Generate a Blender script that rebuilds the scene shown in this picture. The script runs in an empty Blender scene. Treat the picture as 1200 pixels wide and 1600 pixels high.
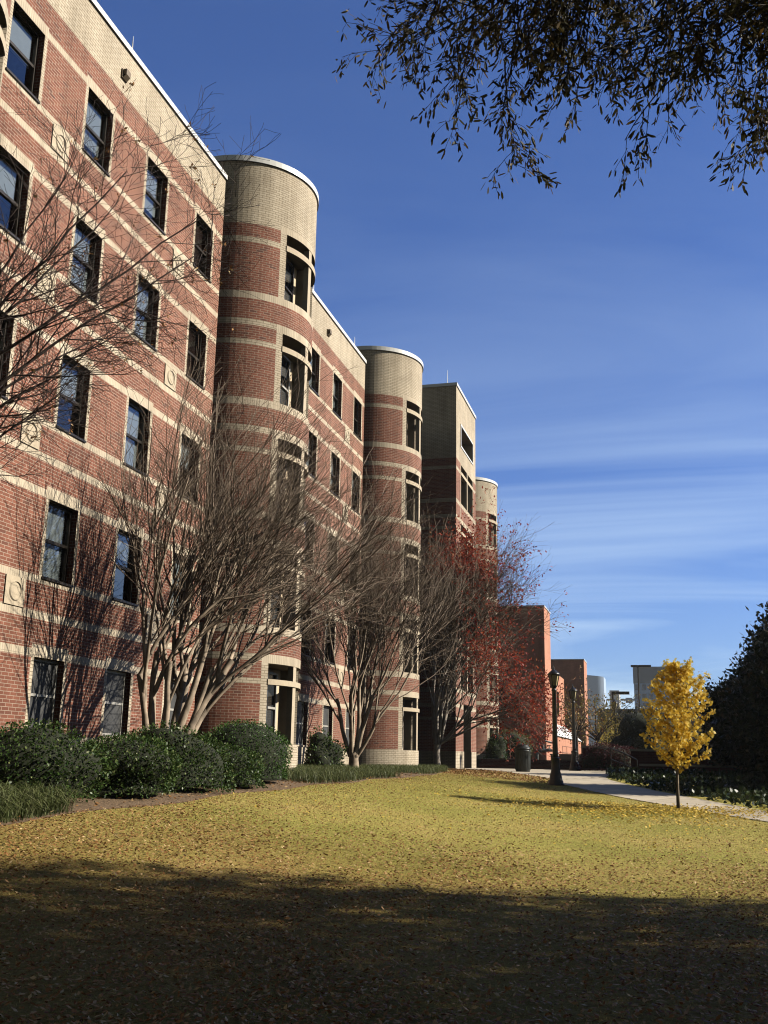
import bpy, math, random
import numpy as np
from mathutils import Vector, Matrix

R_ = math.radians
random.seed(7)
rng = np.random.default_rng(11)
SC = bpy.context.scene
COL = SC.collection

# ------------------------------------------------------------------ camera, sky, sun, exposure
def cam_setup():
    f = 1604.0
    up = Vector((122.0, -6700.0, f)).normalized()          # zenith in camera axes (x right, y down, z forward)
    v = Vector((445.0, 392.0, f)).normalized()             # facade direction
    Y = (v - up * v.dot(up)).normalized()
    X = Y.cross(up)
    cd = bpy.data.cameras.new('camera')
    cam = bpy.data.objects.new('camera', cd); COL.objects.link(cam)
    right = Vector((X.x, Y.x, up.x)); down = Vector((X.y, Y.y, up.y)); fwd = Vector((X.z, Y.z, up.z))
    m = Matrix((( right.x, -down.x, -fwd.x, 0), (right.y, -down.y, -fwd.y, 0), (right.z, -down.z, -fwd.z, 1.6), (0, 0, 0, 1)))
    cam.matrix_world = m
    cd.sensor_fit = 'VERTICAL'; cd.sensor_height = 24.0; cd.lens = 24.0 * f / 1600.0
    cd.clip_start = 0.1; cd.clip_end = 5000
    SC.camera = cam
cam_setup()

SUN_AZ, SUN_EL = R_(15), R_(31)        # azimuth from +X towards +Y
SUN_DIR = Vector((math.cos(SUN_EL) * math.cos(SUN_AZ), math.cos(SUN_EL) * math.sin(SUN_AZ), math.sin(SUN_EL)))
sl = bpy.data.lights.new('sun', 'SUN'); so = bpy.data.objects.new('sun', sl); COL.objects.link(so)
sl.energy = 5.0; sl.angle = R_(0.5); sl.color = (1.0, 0.93, 0.80)
so.rotation_euler = SUN_DIR.to_track_quat('Z', 'Y').to_euler()

def world_setup():
    w = bpy.data.worlds.new('World'); SC.world = w; w.use_nodes = True
    nt = w.node_tree; nt.nodes.clear(); L = nt.links.new
    out = nt.nodes.new('ShaderNodeOutputWorld'); bg = nt.nodes.new('ShaderNodeBackground')
    sky = nt.nodes.new('ShaderNodeTexSky'); sky.sky_type = 'NISHITA'; sky.sun_disc = False
    sky.sun_elevation = SUN_EL; sky.sun_rotation = R_(90) - SUN_AZ
    sky.air_density = 1.0; sky.dust_density = 0.1; sky.ozone_density = 3.0
    tc = nt.nodes.new('ShaderNodeTexCoord')
    sep = nt.nodes.new('ShaderNodeSeparateXYZ'); L(tc.outputs['Generated'], sep.inputs[0])
    def M(op, a, b=None, clamp=False):
        n = nt.nodes.new('ShaderNodeMath'); n.operation = op; n.use_clamp = clamp
        for i, x in enumerate((a, b)):
            if x is None: continue
            if isinstance(x, (int, float)): n.inputs[i].default_value = x
            else: L(x, n.inputs[i])
        return n.outputs[0]
    den = M('ADD', M('MAXIMUM', sep.outputs[2], 0.0), 0.10)
    px = M('DIVIDE', sep.outputs[0], den); py = M('DIVIDE', sep.outputs[1], den)
    cmb = nt.nodes.new('ShaderNodeCombineXYZ')
    L(M('ADD', M('MULTIPLY', px, 0.75), M('MULTIPLY', py, .25)), cmb.inputs[0]); L(M('MULTIPLY', py, 1.7), cmb.inputs[1])
    n1 = nt.nodes.new('ShaderNodeTexNoise'); n1.inputs['Scale'].default_value = 0.55; n1.inputs['Detail'].default_value = 8
    n1.inputs['Roughness'].default_value = 0.55; n1.inputs['Distortion'].default_value = 1.1
    L(cmb.outputs[0], n1.inputs['Vector'])
    n2 = nt.nodes.new('ShaderNodeTexNoise'); n2.inputs['Scale'].default_value = 0.25; n2.inputs['Detail'].default_value = 2
    L(cmb.outputs[0], n2.inputs['Vector'])
    base = M('ADD', n1.outputs['Fac'], M('MULTIPLY', M('SUBTRACT', n2.outputs['Fac'], 0.5), 0.9))
    mr = nt.nodes.new('ShaderNodeMapRange'); L(base, mr.inputs[0]); mr.inputs[1].default_value = 0.44; mr.inputs[2].default_value = 0.86
    low = nt.nodes.new('ShaderNodeMapRange'); L(sep.outputs[2], low.inputs[0]); low.inputs[1].default_value = 0.55; low.inputs[2].default_value = 0.05
    low.inputs[3].default_value = 0.05; low.inputs[4].default_value = 1.0
    fac = M('MULTIPLY', mr.outputs[0], low.outputs[0], True)
    mix = nt.nodes.new('ShaderNodeMix'); mix.data_type = 'RGBA'
    L(fac, mix.inputs['Factor']); L(sky.outputs[0], mix.inputs['A']); mix.inputs['B'].default_value = (10.6, 10.6, 8.2, 1)
    # added directional gain and tint: brighter, bluer ahead; dimmed, warmed behind to deepen shade
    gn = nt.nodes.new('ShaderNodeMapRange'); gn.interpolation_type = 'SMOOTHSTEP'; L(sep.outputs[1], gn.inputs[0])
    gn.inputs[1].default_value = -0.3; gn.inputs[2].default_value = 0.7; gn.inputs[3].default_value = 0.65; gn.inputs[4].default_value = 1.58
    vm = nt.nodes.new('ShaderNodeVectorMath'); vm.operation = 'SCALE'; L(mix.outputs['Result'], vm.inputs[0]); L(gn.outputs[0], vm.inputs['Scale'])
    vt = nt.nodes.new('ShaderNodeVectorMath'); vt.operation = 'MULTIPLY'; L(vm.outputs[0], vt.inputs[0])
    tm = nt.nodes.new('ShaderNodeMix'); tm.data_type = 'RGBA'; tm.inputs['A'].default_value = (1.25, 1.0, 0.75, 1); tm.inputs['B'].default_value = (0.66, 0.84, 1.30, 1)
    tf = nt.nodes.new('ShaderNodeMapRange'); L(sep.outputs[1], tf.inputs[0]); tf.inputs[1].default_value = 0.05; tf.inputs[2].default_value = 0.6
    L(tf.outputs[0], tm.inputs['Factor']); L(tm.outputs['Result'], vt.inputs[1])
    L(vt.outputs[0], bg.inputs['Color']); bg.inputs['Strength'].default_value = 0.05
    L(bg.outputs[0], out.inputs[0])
world_setup()
vs = SC.view_settings; vs.view_transform = 'Standard'; vs.look = 'None'; vs.exposure = 0.45; vs.gamma = 1.0; vs.use_curve_mapping = False
SC.cycles.pixel_filter_type = 'BLACKMAN_HARRIS'; SC.cycles.filter_width = 1.1; SC.cycles.max_bounces = 6; SC.cycles.transparent_max_bounces = 12; SC.cycles.diffuse_bounces = 0

# ------------------------------------------------------------------ materials
def new_mat(name):
    m = bpy.data.materials.new(name); m.use_nodes = True
    nt = m.node_tree; b = nt.nodes['Principled BSDF']
    return m, nt, b
def ramp(nt, fac, stops):
    r = nt.nodes.new('ShaderNodeValToRGB'); e = r.color_ramp.elements
    while len(e) < len(stops): e.new(0.5)
    for i, (p, c) in enumerate(stops): e[i].position = p; e[i].color = (*c, 1)
    nt.links.new(fac, r.inputs[0]); return r.outputs[0]
def noise(nt, scale, detail=4, rough=0.5, coord='Object', vec=None):
    n = nt.nodes.new('ShaderNodeTexNoise'); n.inputs['Scale'].default_value = scale; n.inputs['Detail'].default_value = detail
    n.inputs['Roughness'].default_value = rough
    if vec is None:
        tc = nt.nodes.new('ShaderNodeTexCoord'); vec = tc.outputs[coord]
    nt.links.new(vec, n.inputs['Vector']); return n.outputs['Fac']
def mixc(nt, fac, a, b, mode='MIX'):
    n = nt.nodes.new('ShaderNodeMix'); n.data_type = 'RGBA'; n.blend_type = mode
    for s, x in (('Factor', fac), ('A', a), ('B', b)):
        if hasattr(x, 'links'): nt.links.new(x, n.inputs[s])
        elif s == 'Factor': n.inputs[s].default_value = x
        else: n.inputs[s].default_value = (*x, 1)
    return n.outputs['Result']
def bump(nt, b, h, strength=0.3, dist=0.01):
    n = nt.nodes.new('ShaderNodeBump'); n.inputs['Strength'].default_value = strength; n.inputs['Distance'].default_value = dist
    nt.links.new(h, n.inputs['Height']); nt.links.new(n.outputs[0], b.inputs['Normal'])
def plain(name, c, rough=0.6, metal=0.0, var=0.15, scale=6.0, spec=None):
    m, nt, b = new_mat(name)
    f = noise(nt, scale, 5, 0.6)
    lo = tuple(x * (1 - var) for x in c); hi = tuple(min(1, x * (1 + var)) for x in c)
    nt.links.new(ramp(nt, f, [(0.3, lo), (0.7, hi)]), b.inputs['Base Color'])
    b.inputs['Roughness'].default_value = rough; b.inputs['Metallic'].default_value = metal
    if spec is not None: b.inputs['Specular IOR Level'].default_value = spec
    return m
def brick(name, c1, c2, mortar, bw=0.203, rh=0.0677, ms=0.006, dark=None, dark_amt=0.0, offset=0.5):
    m, nt, b = new_mat(name)
    uv = nt.nodes.new('ShaderNodeUVMap')
    t = nt.nodes.new('ShaderNodeTexBrick'); nt.links.new(uv.outputs[0], t.inputs['Vector'])
    t.inputs['Scale'].default_value = 1; t.inputs['Brick Width'].default_value = bw; t.inputs['Row Height'].default_value = rh
    t.inputs['Mortar Size'].default_value = ms; t.inputs['Mortar Smooth'].default_value = 0.1; t.offset = offset
    t.inputs['Color1'].default_value = (*c1, 1); t.inputs['Color2'].default_value = (*c2, 1); t.inputs['Mortar'].default_value = (*mortar, 1)
    col = t.outputs['Color']
    big = noise(nt, 0.9, 5, 0.6)
    col = mixc(nt, 1.0, col, ramp(nt, big, [(0.3, (0.80, 0.80, 0.80)), (0.7, (1.1, 1.1, 1.1))]), 'MULTIPLY')
    # faint rain streaks and grime running down the wall
    mp = nt.nodes.new('ShaderNodeMapping'); tcs = nt.nodes.new('ShaderNodeTexCoord'); nt.links.new(tcs.outputs['Object'], mp.inputs[0]); mp.inputs['Scale'].default_value = (1.6, 1.6, .10)
    st = noise(nt, 1.5, 6, 0.7, vec=mp.outputs[0])
    col = mixc(nt, 1.0, col, ramp(nt, st, [(0.33, (0.78, 0.77, 0.75)), (0.52, (1, 1, 1)), (0.75, (1.08, 1.08, 1.08))]), 'MULTIPLY')
    if dark:
        # flashed bricks: single bricks darker, picked brick by brick from a second brick pattern of the same bond
        t2 = nt.nodes.new('ShaderNodeTexBrick'); nt.links.new(uv.outputs[0], t2.inputs['Vector'])
        for k in ('Scale', 'Brick Width', 'Row Height'): t2.inputs[k].default_value = t.inputs[k].default_value
        t2.inputs['Mortar Size'].default_value = ms; t2.offset = offset; t2.inputs['Bias'].default_value = -0.25
        t2.inputs['Color1'].default_value = (0, 0, 0, 1); t2.inputs['Color2'].default_value = (1, 1, 1, 1); t2.inputs['Mortar'].default_value = (0, 0, 0, 1)
        pick = ramp(nt, t2.outputs['Color'], [(0.60, (0, 0, 0)), (0.72, (1, 1, 1))])
        zone = ramp(nt, noise(nt, 1.6, 3, 0.6), [(0.45, (0.25, 0.25, 0.25)), (0.62, (1, 1, 1))])
        f = mixc(nt, 1.0, pick, zone, 'MULTIPLY')
        sc = nt.nodes.new('ShaderNodeMath'); sc.operation = 'MULTIPLY'; nt.links.new(f, sc.inputs[0]); sc.inputs[1].default_value = dark_amt
        col = mixc(nt, sc.outputs[0], col, dark)
    nt.links.new(col, b.inputs['Base Color']); b.inputs['Roughness'].default_value = 0.85
    b.inputs['Specular IOR Level'].default_value = 0.25
    inv = nt.nodes.new('ShaderNodeMath'); inv.operation = 'SUBTRACT'; inv.inputs[0].default_value = 1; nt.links.new(t.outputs['Fac'], inv.inputs[1])
    bump(nt, b, inv.outputs[0], 0.5, 0.006)
    return m
def leafmat(name, stops, trans=0.35, rough=0.5, thin=0.0):
    m, nt, b = new_mat(name)
    g = nt.nodes.new('ShaderNodeNewGeometry')
    col = ramp(nt, g.outputs['Random Per Island'], stops)
    nt.links.new(col, b.inputs['Base Color']); b.inputs['Roughness'].default_value = rough
    b.inputs['Specular IOR Level'].default_value = 0.22
    if trans > 0:
        tr = nt.nodes.new('ShaderNodeBsdfTranslucent'); nt.links.new(col, tr.inputs['Color'])
        mx = nt.nodes.new('ShaderNodeMixShader'); mx.inputs[0].default_value = trans
        o = nt.nodes['Material Output']
        nt.links.new(b.outputs[0], mx.inputs[1]); nt.links.new(tr.outputs[0], mx.inputs[2]); nt.links.new(mx.outputs[0], o.inputs['Surface'])
        if thin > 0:                                     # thin leaf blades let part of the light straight through
            tp = nt.nodes.new('ShaderNodeBsdfTransparent'); m2 = nt.nodes.new('ShaderNodeMixShader'); m2.inputs[0].default_value = thin
            tp.inputs[0].default_value = (1.0, .88, .45, 1)
            nt.links.new(mx.outputs[0], m2.inputs[1]); nt.links.new(tp.outputs[0], m2.inputs[2]); nt.links.new(m2.outputs[0], o.inputs['Surface'])
    return m
def glassmat(name, tint=(0.8, 0.86, 0.88), ior=1.6, wob=0.02):
    m = bpy.data.materials.new(name); m.use_nodes = True; nt = m.node_tree; nt.nodes.clear(); L = nt.links.new
    o = nt.nodes.new('ShaderNodeOutputMaterial'); mx = nt.nodes.new('ShaderNodeMixShader')
    tr = nt.nodes.new('ShaderNodeBsdfTransparent'); tr.inputs[0].default_value = (*tint, 1)
    gl = nt.nodes.new('ShaderNodeBsdfGlossy'); gl.inputs['Roughness'].default_value = 0.015
    fr = nt.nodes.new('ShaderNodeFresnel'); fr.inputs[0].default_value = ior
    tc = nt.nodes.new('ShaderNodeTexCoord')
    bp = nt.nodes.new('ShaderNodeBump'); bp.inputs['Strength'].default_value = 0.25; bp.inputs['Distance'].default_value = wob
    L(noise(nt, 1.3, 2, 0.5, vec=tc.outputs['Object']), bp.inputs['Height']); L(bp.outputs[0], gl.inputs['Normal'])
    ml = nt.nodes.new('ShaderNodeMath'); ml.operation = 'MULTIPLY'; ml.use_clamp = True; ml.inputs[1].default_value = 2.1; L(fr.outputs[0], ml.inputs[0])
    L(ml.outputs[0], mx.inputs[0]); L(tr.outputs[0], mx.inputs[1]); L(gl.outputs[0], mx.inputs[2]); L(mx.outputs[0], o.inputs[0])
    return m

RED1, RED2 = (0.285, 0.112, 0.072), (0.195, 0.075, 0.049)
M_red = brick('red_brick', RED1, RED2, (0.46, 0.35, 0.27), dark=(0.12, 0.065, 0.052), dark_amt=0.75)
M_cream = brick('cream_brick', (0.63, 0.54, 0.41), (0.555, 0.465, 0.345), (0.30, 0.24, 0.165), ms=0.008)
M_sold = brick('cream_soldier_brick', (0.64, 0.545, 0.41), (0.58, 0.485, 0.36), (0.42, 0.35, 0.26), bw=0.0677, rh=0.42, offset=0.0)
M_stucco = plain('tan_stucco', (0.66, 0.53, 0.37), 0.9, var=0.08, scale=3)
M_stone = plain('cast_stone', (0.52, 0.43, 0.31), 0.85, var=0.10, scale=9)
M_cope = plain('pale_metal', (0.80, 0.80, 0.78), 0.35, 0.0, 0.05, 1.5)
M_bronze = plain('dark_bronze', (0.035, 0.028, 0.022), 0.4, 0.3, 0.2)
M_alu = plain('pale_window_frame', (0.42, 0.40, 0.36), 0.5, 0.0, 0.1)
M_screen = plain('insect_screen', (0.055, 0.055, 0.055), 0.7, 0, 0.3, 2.0)
M_blind = plain('window_blind', (0.62, 0.63, 0.62), 0.8, 0, 0.06)
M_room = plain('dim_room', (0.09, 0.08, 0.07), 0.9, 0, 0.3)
M_glass = glassmat('window_glass')
M_roof = plain('roof_membrane', (0.32, 0.31, 0.29), 0.9)
M_red2 = brick('orange_brick', (0.64, 0.30, 0.195), (0.58, 0.26, 0.165), (0.52, 0.30, 0.21), ms=0.005)
M_black = plain('black_painted_iron', (0.018, 0.018, 0.018), 0.38, 0.0, 0.3, 20)
M_lampglass = plain('frosted_lamp_glass', (0.50, 0.42, 0.22), 0.35, 0, 0.15, 12)
M_can = plain('dark_grey_plastic', (0.035, 0.040, 0.038), 0.45, 0, 0.25, 8)
M_white = plain('white_fabric', (0.82, 0.82, 0.82), 0.6, 0, 0.05)
M_pipe = plain('pale_pipe_paint', (0.48, 0.54, 0.52), 0.5, 0, 0.2)
M_conc_bg = plain('grey_concrete', (0.24, 0.22, 0.20), 0.9, 0, 0.12, 1.0)
M_bark_crape = plain('smooth_tan_bark', (0.37, 0.285, 0.205), 0.75, 0, 0.55, 4)
M_twig = plain('brown_twig', (0.20, 0.145, 0.100), 0.8, 0, 0.3, 3)
M_bark = plain('grey_brown_bark', (0.085, 0.066, 0.050), 0.9, 0, 0.4, 9)
M_dkbark = plain('dark_thin_bark', (0.045, 0.030, 0.024), 0.85, 0, 0.4, 9)
M_bark_gk = plain('young_grey_bark', (0.25, 0.20, 0.13), 0.85, 0, 0.35, 14)

def ground_mats():
    m, nt, b = new_mat('dormant_lawn')
    tc = nt.nodes.new('ShaderNodeTexCoord'); o = tc.outputs['Object']
    a = noise(nt, 0.35, 4, 0.55, vec=o); f = noise(nt, 14, 6, 0.7, vec=o); g = noise(nt, 70, 4, 0.7, vec=o)
    c = ramp(nt, a, [(0.33, (0.35, 0.350, 0.090)), (0.50, (0.49, 0.440, 0.135)), (0.66, (0.59, 0.470, 0.175))])
    c = mixc(nt, 1.0, c, ramp(nt, f, [(0.28, (0.60, 0.60, 0.56)), (0.70, (1.35, 1.32, 1.2))]), 'MULTIPLY')
    c = mixc(nt, 1.0, c, ramp(nt, g, [(0.30, (0.55, 0.53, 0.50)), (0.68, (1.4, 1.38, 1.3))]), 'MULTIPLY')
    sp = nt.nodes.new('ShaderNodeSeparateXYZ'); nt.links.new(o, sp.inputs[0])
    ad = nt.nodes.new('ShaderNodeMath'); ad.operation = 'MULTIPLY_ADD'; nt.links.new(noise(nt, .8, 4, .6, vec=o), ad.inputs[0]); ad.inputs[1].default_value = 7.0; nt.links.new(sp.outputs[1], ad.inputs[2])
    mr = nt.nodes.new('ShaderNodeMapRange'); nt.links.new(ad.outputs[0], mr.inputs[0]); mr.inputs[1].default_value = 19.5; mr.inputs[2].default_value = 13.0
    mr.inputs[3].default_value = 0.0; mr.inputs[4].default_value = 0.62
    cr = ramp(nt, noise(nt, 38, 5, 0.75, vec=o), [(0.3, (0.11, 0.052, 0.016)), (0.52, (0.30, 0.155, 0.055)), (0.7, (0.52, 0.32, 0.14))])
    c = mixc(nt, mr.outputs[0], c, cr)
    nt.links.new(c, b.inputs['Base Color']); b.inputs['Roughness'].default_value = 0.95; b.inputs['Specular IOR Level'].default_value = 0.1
    bump(nt, b, g, 0.8, 0.03)
    m2, nt, b = new_mat('bark_mulch')
    f = noise(nt, 22, 6, 0.75)
    nt.links.new(ramp(nt, f, [(0.3, (0.06, 0.037, 0.02)), (0.5, (0.19, 0.12, 0.065)), (0.68, (0.38, 0.26, 0.15))]), b.inputs['Base Color'])
    b.inputs['Roughness'].default_value = 0.95; bump(nt, b, f, 1.0, 0.04)
    m3, nt, b = new_mat('concrete_paving')
    f = noise(nt, 1.2, 6, 0.65); h = noise(nt, 40, 4, 0.6)
    c = ramp(nt, f, [(0.3, (0.56, 0.475, 0.35)), (0.7, (0.70, 0.60, 0.46))])
    c = mixc(nt, 1.0, c, ramp(nt, h, [(0.3, (0.85, 0.85, 0.85)), (0.7, (1.1, 1.1, 1.1))]), 'MULTIPLY')
    mp = nt.nodes.new('ShaderNodeMapping'); tc3 = nt.nodes.new('ShaderNodeTexCoord'); nt.links.new(tc3.outputs['Object'], mp.inputs[0]); mp.inputs['Rotation'].default_value = (0, 0, R_(24))
    jt = nt.nodes.new('ShaderNodeTexBrick'); nt.links.new(mp.outputs[0], jt.inputs['Vector']); jt.offset = 0; jt.inputs['Scale'].default_value = 1
    jt.inputs['Brick Width'].default_value = 1.5; jt.inputs['Row Height'].default_value = 1.5; jt.inputs['Mortar Size'].default_value = .012
    jt.inputs['Color1'].default_value = (1, 1, 1, 1); jt.inputs['Color2'].default_value = (.9, .9, .89, 1); jt.inputs['Mortar'].default_value = (.3, .27, .22, 1)
    c = mixc(nt, 1.0, c, jt.outputs['Color'], 'MULTIPLY')
    nt.links.new(c, b.inputs['Base Color']); b.inputs['Roughness'].default_value = 0.9
    return m, m2, m3
M_lawn, M_mulch, M_conc = ground_mats()
M_blade = leafmat('grass_blade', [(0.0, (0.31, 0.315, 0.07)), (0.4, (0.51, 0.455, 0.12)), (0.75, (0.64, 0.51, 0.18)), (1.0, (0.74, 0.58, 0.26))], 0.35, 0.7)
M_litter = leafmat('dry_brown_leaf', [(0.0, (0.16, 0.065, 0.018)), (0.45, (0.34, 0.16, 0.052)), (0.8, (0.50, 0.29, 0.12)), (1.0, (0.68, 0.50, 0.26))], 0.15, 0.6)
M_ylitter = leafmat('fallen_yellow_leaf', [(0.0, (0.62, 0.40, 0.05)), (1.0, (0.85, 0.62, 0.12))], 0.2, 0.5)
M_ginkgo = leafmat('yellow_ginkgo_leaf', [(0.0, (0.82, 0.52, 0.05)), (0.5, (0.93, 0.66, 0.10)), (1.0, (0.97, 0.80, 0.24))], 0.5, 0.5, 0.36)
M_oakleaf = leafmat('narrow_oak_leaf', [(0.0, (0.035, 0.034, 0.011)), (0.7, (0.065, 0.055, 0.017)), (1.0, (0.15, 0.09, 0.025))], 0.22, 0.6)
M_redleaf = leafmat('red_autumn_leaf', [(0.0, (0.19, 0.026, 0.018)), (0.6, (0.38, 0.050, 0.027)), (0.9, (0.50, 0.11, 0.045)), (1.0, (0.40, 0.19, 0.08))], 0.4, 0.5)
M_hedge = leafmat('dark_hedge_leaf', [(0.0, (0.020, 0.045, 0.010)), (0.55, (0.052, 0.095, 0.020)), (0.88, (0.10, 0.15, 0.04)), (1.0, (0.24, 0.26, 0.11))], 0.2, 0.4)
M_magn = leafmat('magnolia_leaf', [(0.0, (0.010, 0.018, 0.006)), (0.8, (0.020, 0.032, 0.010)), (1.0, (0.06, 0.04, 0.015))], 0.08, 0.4)
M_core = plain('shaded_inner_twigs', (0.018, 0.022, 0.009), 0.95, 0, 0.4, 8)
M_lirio = leafmat('strap_grass_leaf', [(0.0, (0.055, 0.075, 0.022)), (0.6, (0.12, 0.145, 0.05)), (1.0, (0.24, 0.25, 0.12))], 0.25, 0.45)
M_olive = leafmat('olive_autumn_leaf', [(0.0, (0.10, 0.09, 0.02)), (0.6, (0.22, 0.18, 0.04)), (1.0, (0.36, 0.24, 0.06))], 0.35, 0.5)
M_purple = leafmat('purple_leaf', [(0.0, (0.045, 0.014, 0.014)), (1.0, (0.11, 0.028, 0.026))], 0.25, 0.5)
M_ivy = leafmat('ground_ivy_leaf', [(0.0, (0.018, 0.030, 0.010)), (1.0, (0.05, 0.075, 0.025))], 0.15, 0.4)

# ------------------------------------------------------------------ mesh helpers
class MB:
    def __init__(s): s.v = []; s.f = []; s.m = []; s.uv = {}
    def quad(s, pts, mi=0, uv=None):
        n = len(s.v); s.v += [tuple(p) for p in pts]; s.f.append(tuple(range(n, n + len(pts)))); s.m.append(mi)
        if uv: s.uv[len(s.f) - 1] = uv
    def box(s, x0, x1, y0, y1, z0, z1, mi=0, skip=''):
        P = lambda i, j, k: ((x0, x1)[i], (y0, y1)[j], (z0, z1)[k])
        F = {'w': [(0,1,0),(0,0,0),(0,0,1),(0,1,1)], 'e': [(1,0,0),(1,1,0),(1,1,1),(1,0,1)], 's': [(0,0,0),(1,0,0),(1,0,1),(0,0,1)],
             'n': [(1,1,0),(0,1,0),(0,1,1),(1,1,1)], 'b': [(0,1,0),(1,1,0),(1,0,0),(0,0,0)], 't': [(0,0,1),(1,0,1),(1,1,1),(0,1,1)]}
        for k, q in F.items():
            if k not in skip: s.quad([P(*c) for c in q], mi)
    def tube(s, pts, rad, n=6, mi=0, cap=True):
        base = len(s.v); K = len(pts); pts = [Vector(p) for p in pts]
        ref = Vector((0.31, 0.17, 0.93))
        for i, p in enumerate(pts):
            t = (pts[min(i + 1, K - 1)] - pts[max(i - 1, 0)])
            t = t.normalized() if t.length > 1e-9 else Vector((0, 0, 1))
            a = t.cross(ref)
            if a.length < 0.05: a = t.cross(Vector((1, 0, 0)))
            a.normalize(); b = t.cross(a)
            for k in range(n):
                w = 2 * math.pi * k / n
                s.v.append(tuple(p + (a * math.cos(w) + b * math.sin(w)) * rad[i]))
        for i in range(K - 1):
            for k in range(n):
                k2 = (k + 1) % n
                s.f.append((base + i*n + k, base + i*n + k2, base + (i+1)*n + k2, base + (i+1)*n + k)); s.m.append(mi)
        if cap and n > 3:
            s.f.append(tuple(base + k for k in range(n - 1, -1, -1))); s.m.append(mi)
            s.f.append(tuple(base + (K-1)*n + k for k in range(n))); s.m.append(mi)
    def lathe(s, prof, cx=0, cy=0, n=20, mi=0, z0=0):
        base = len(s.v); K = len(prof)
        for r, z in prof:
            for k in range(n):
                w = 2 * math.pi * k / n; s.v.append((cx + r * math.cos(w), cy + r * math.sin(w), z0 + z))
        for i in range(K - 1):
            for k in range(n):
                k2 = (k + 1) % n
                s.f.append((base + i*n + k, base + i*n + k2, base + (i+1)*n + k2, base + (i+1)*n + k)); s.m.append(mi)
        s.f.append(tuple(base + k for k in range(n - 1, -1, -1))); s.m.append(mi)
        s.f.append(tuple(base + (K-1)*n + k for k in range(n))); s.m.append(mi)
    def build(s, name, mats, parent=None, smooth=False, loc=None):
        me = bpy.data.meshes.new(name); me.from_pydata(s.v, [], s.f)
        if not isinstance(mats, (list, tuple)): mats = [mats]
        for m in mats: me.materials.append(m)
        me.polygons.foreach_set('material_index', s.m)
        uvl = me.uv_layers.new(name='UVMap')
        for p in me.polygons:
            ex = s.uv.get(p.index); nx, ny, nz = (abs(c) for c in p.normal)
            for j, li in enumerate(p.loop_indices):
                if ex: uvl.data[li].uv = ex[j]; continue
                x, y, z = me.vertices[me.loops[li].vertex_index].co
                uvl.data[li].uv = (y, z) if nx >= ny and nx >= nz else ((x, z) if ny >= nz else (x, y))
        if smooth: me.polygons.foreach_set('use_smooth', [True] * len(me.polygons))
        me.update()
        o = bpy.data.objects.new(name, me); COL.objects.link(o)
        if parent: o.parent = parent
        if loc: o.location = loc
        return o
def np_mesh(name, V, K, mat, parent=None, smooth=False):
    """V: (N, K, 3) - N separate polygons of K corners."""
    N = V.shape[0]; me = bpy.data.meshes.new(name)
    me.vertices.add(N * K); me.vertices.foreach_set('co', V.reshape(-1).astype(np.float32))
    me.loops.add(N * K); me.loops.foreach_set('vertex_index', np.arange(N * K, dtype=np.int32))
    me.polygons.add(N); me.polygons.foreach_set('loop_start', np.arange(0, N * K, K, dtype=np.int32))
    try: me.polygons.foreach_set('loop_total', np.full(N, K, dtype=np.int32))
    except Exception: pass
    me.materials.append(mat); me.update(calc_edges=True); me.validate()
    o = bpy.data.objects.new(name, me); COL.objects.link(o)
    if parent: o.parent = parent
    return o
def unit(a): return a / np.maximum(np.linalg.norm(a, axis=-1, keepdims=True), 1e-9)
T_LANCE = [(0, 0), (0.5, 0.30), (0.5, 0.75), (0, 1.0), (-0.5, 0.75), (-0.5, 0.30)]
T_OVAL = [(0, 0), (0.5, 0.45), (0, 1.0), (-0.5, 0.45)]
T_FAN = [(0, 0), (0.5, 0.72), (0.22, 1.0), (-0.22, 1.0), (-0.5, 0.72)]
def leaves(name, P, D, length, width, mat, tmpl=T_OVAL, parent=None, jit=0.35, N_up=None):
    """one leaf per point: P base points, D growing directions."""
    n = len(P); D = unit(D + rng.normal(0, jit, (n, 3)))
    side = unit(np.cross(D, rng.normal(0, 1, (n, 3)) if N_up is None else N_up + rng.normal(0, 0.35, (n, 3))))
    s = length * rng.uniform(0.7, 1.25, (n, 1)); w = width / length * s
    V = np.stack([P + side * (a * w) + D * (t * s) for a, t in tmpl], 1)
    return np_mesh(name, V, len(tmpl), mat, parent)
def tag(o, label=None, cat=None, group=None, kind=None):
    if label: o['label'] = label
    if cat: o['category'] = cat
    if group: o['group'] = group
    if kind: o['kind'] = kind
    return o
def thing(name, label, cat, loc=(0, 0, 0), group=None):
    o = bpy.data.objects.new(name, None); COL.objects.link(o); o.location = loc; o.empty_display_size = 0.2
    return tag(o, label, cat, group)
def dup(o, parent=None, name=None):
    c = o.copy(); COL.objects.link(c)
    if parent: c.parent = parent
    for ch in list(o.children): dup(ch, c)
    return c

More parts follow.
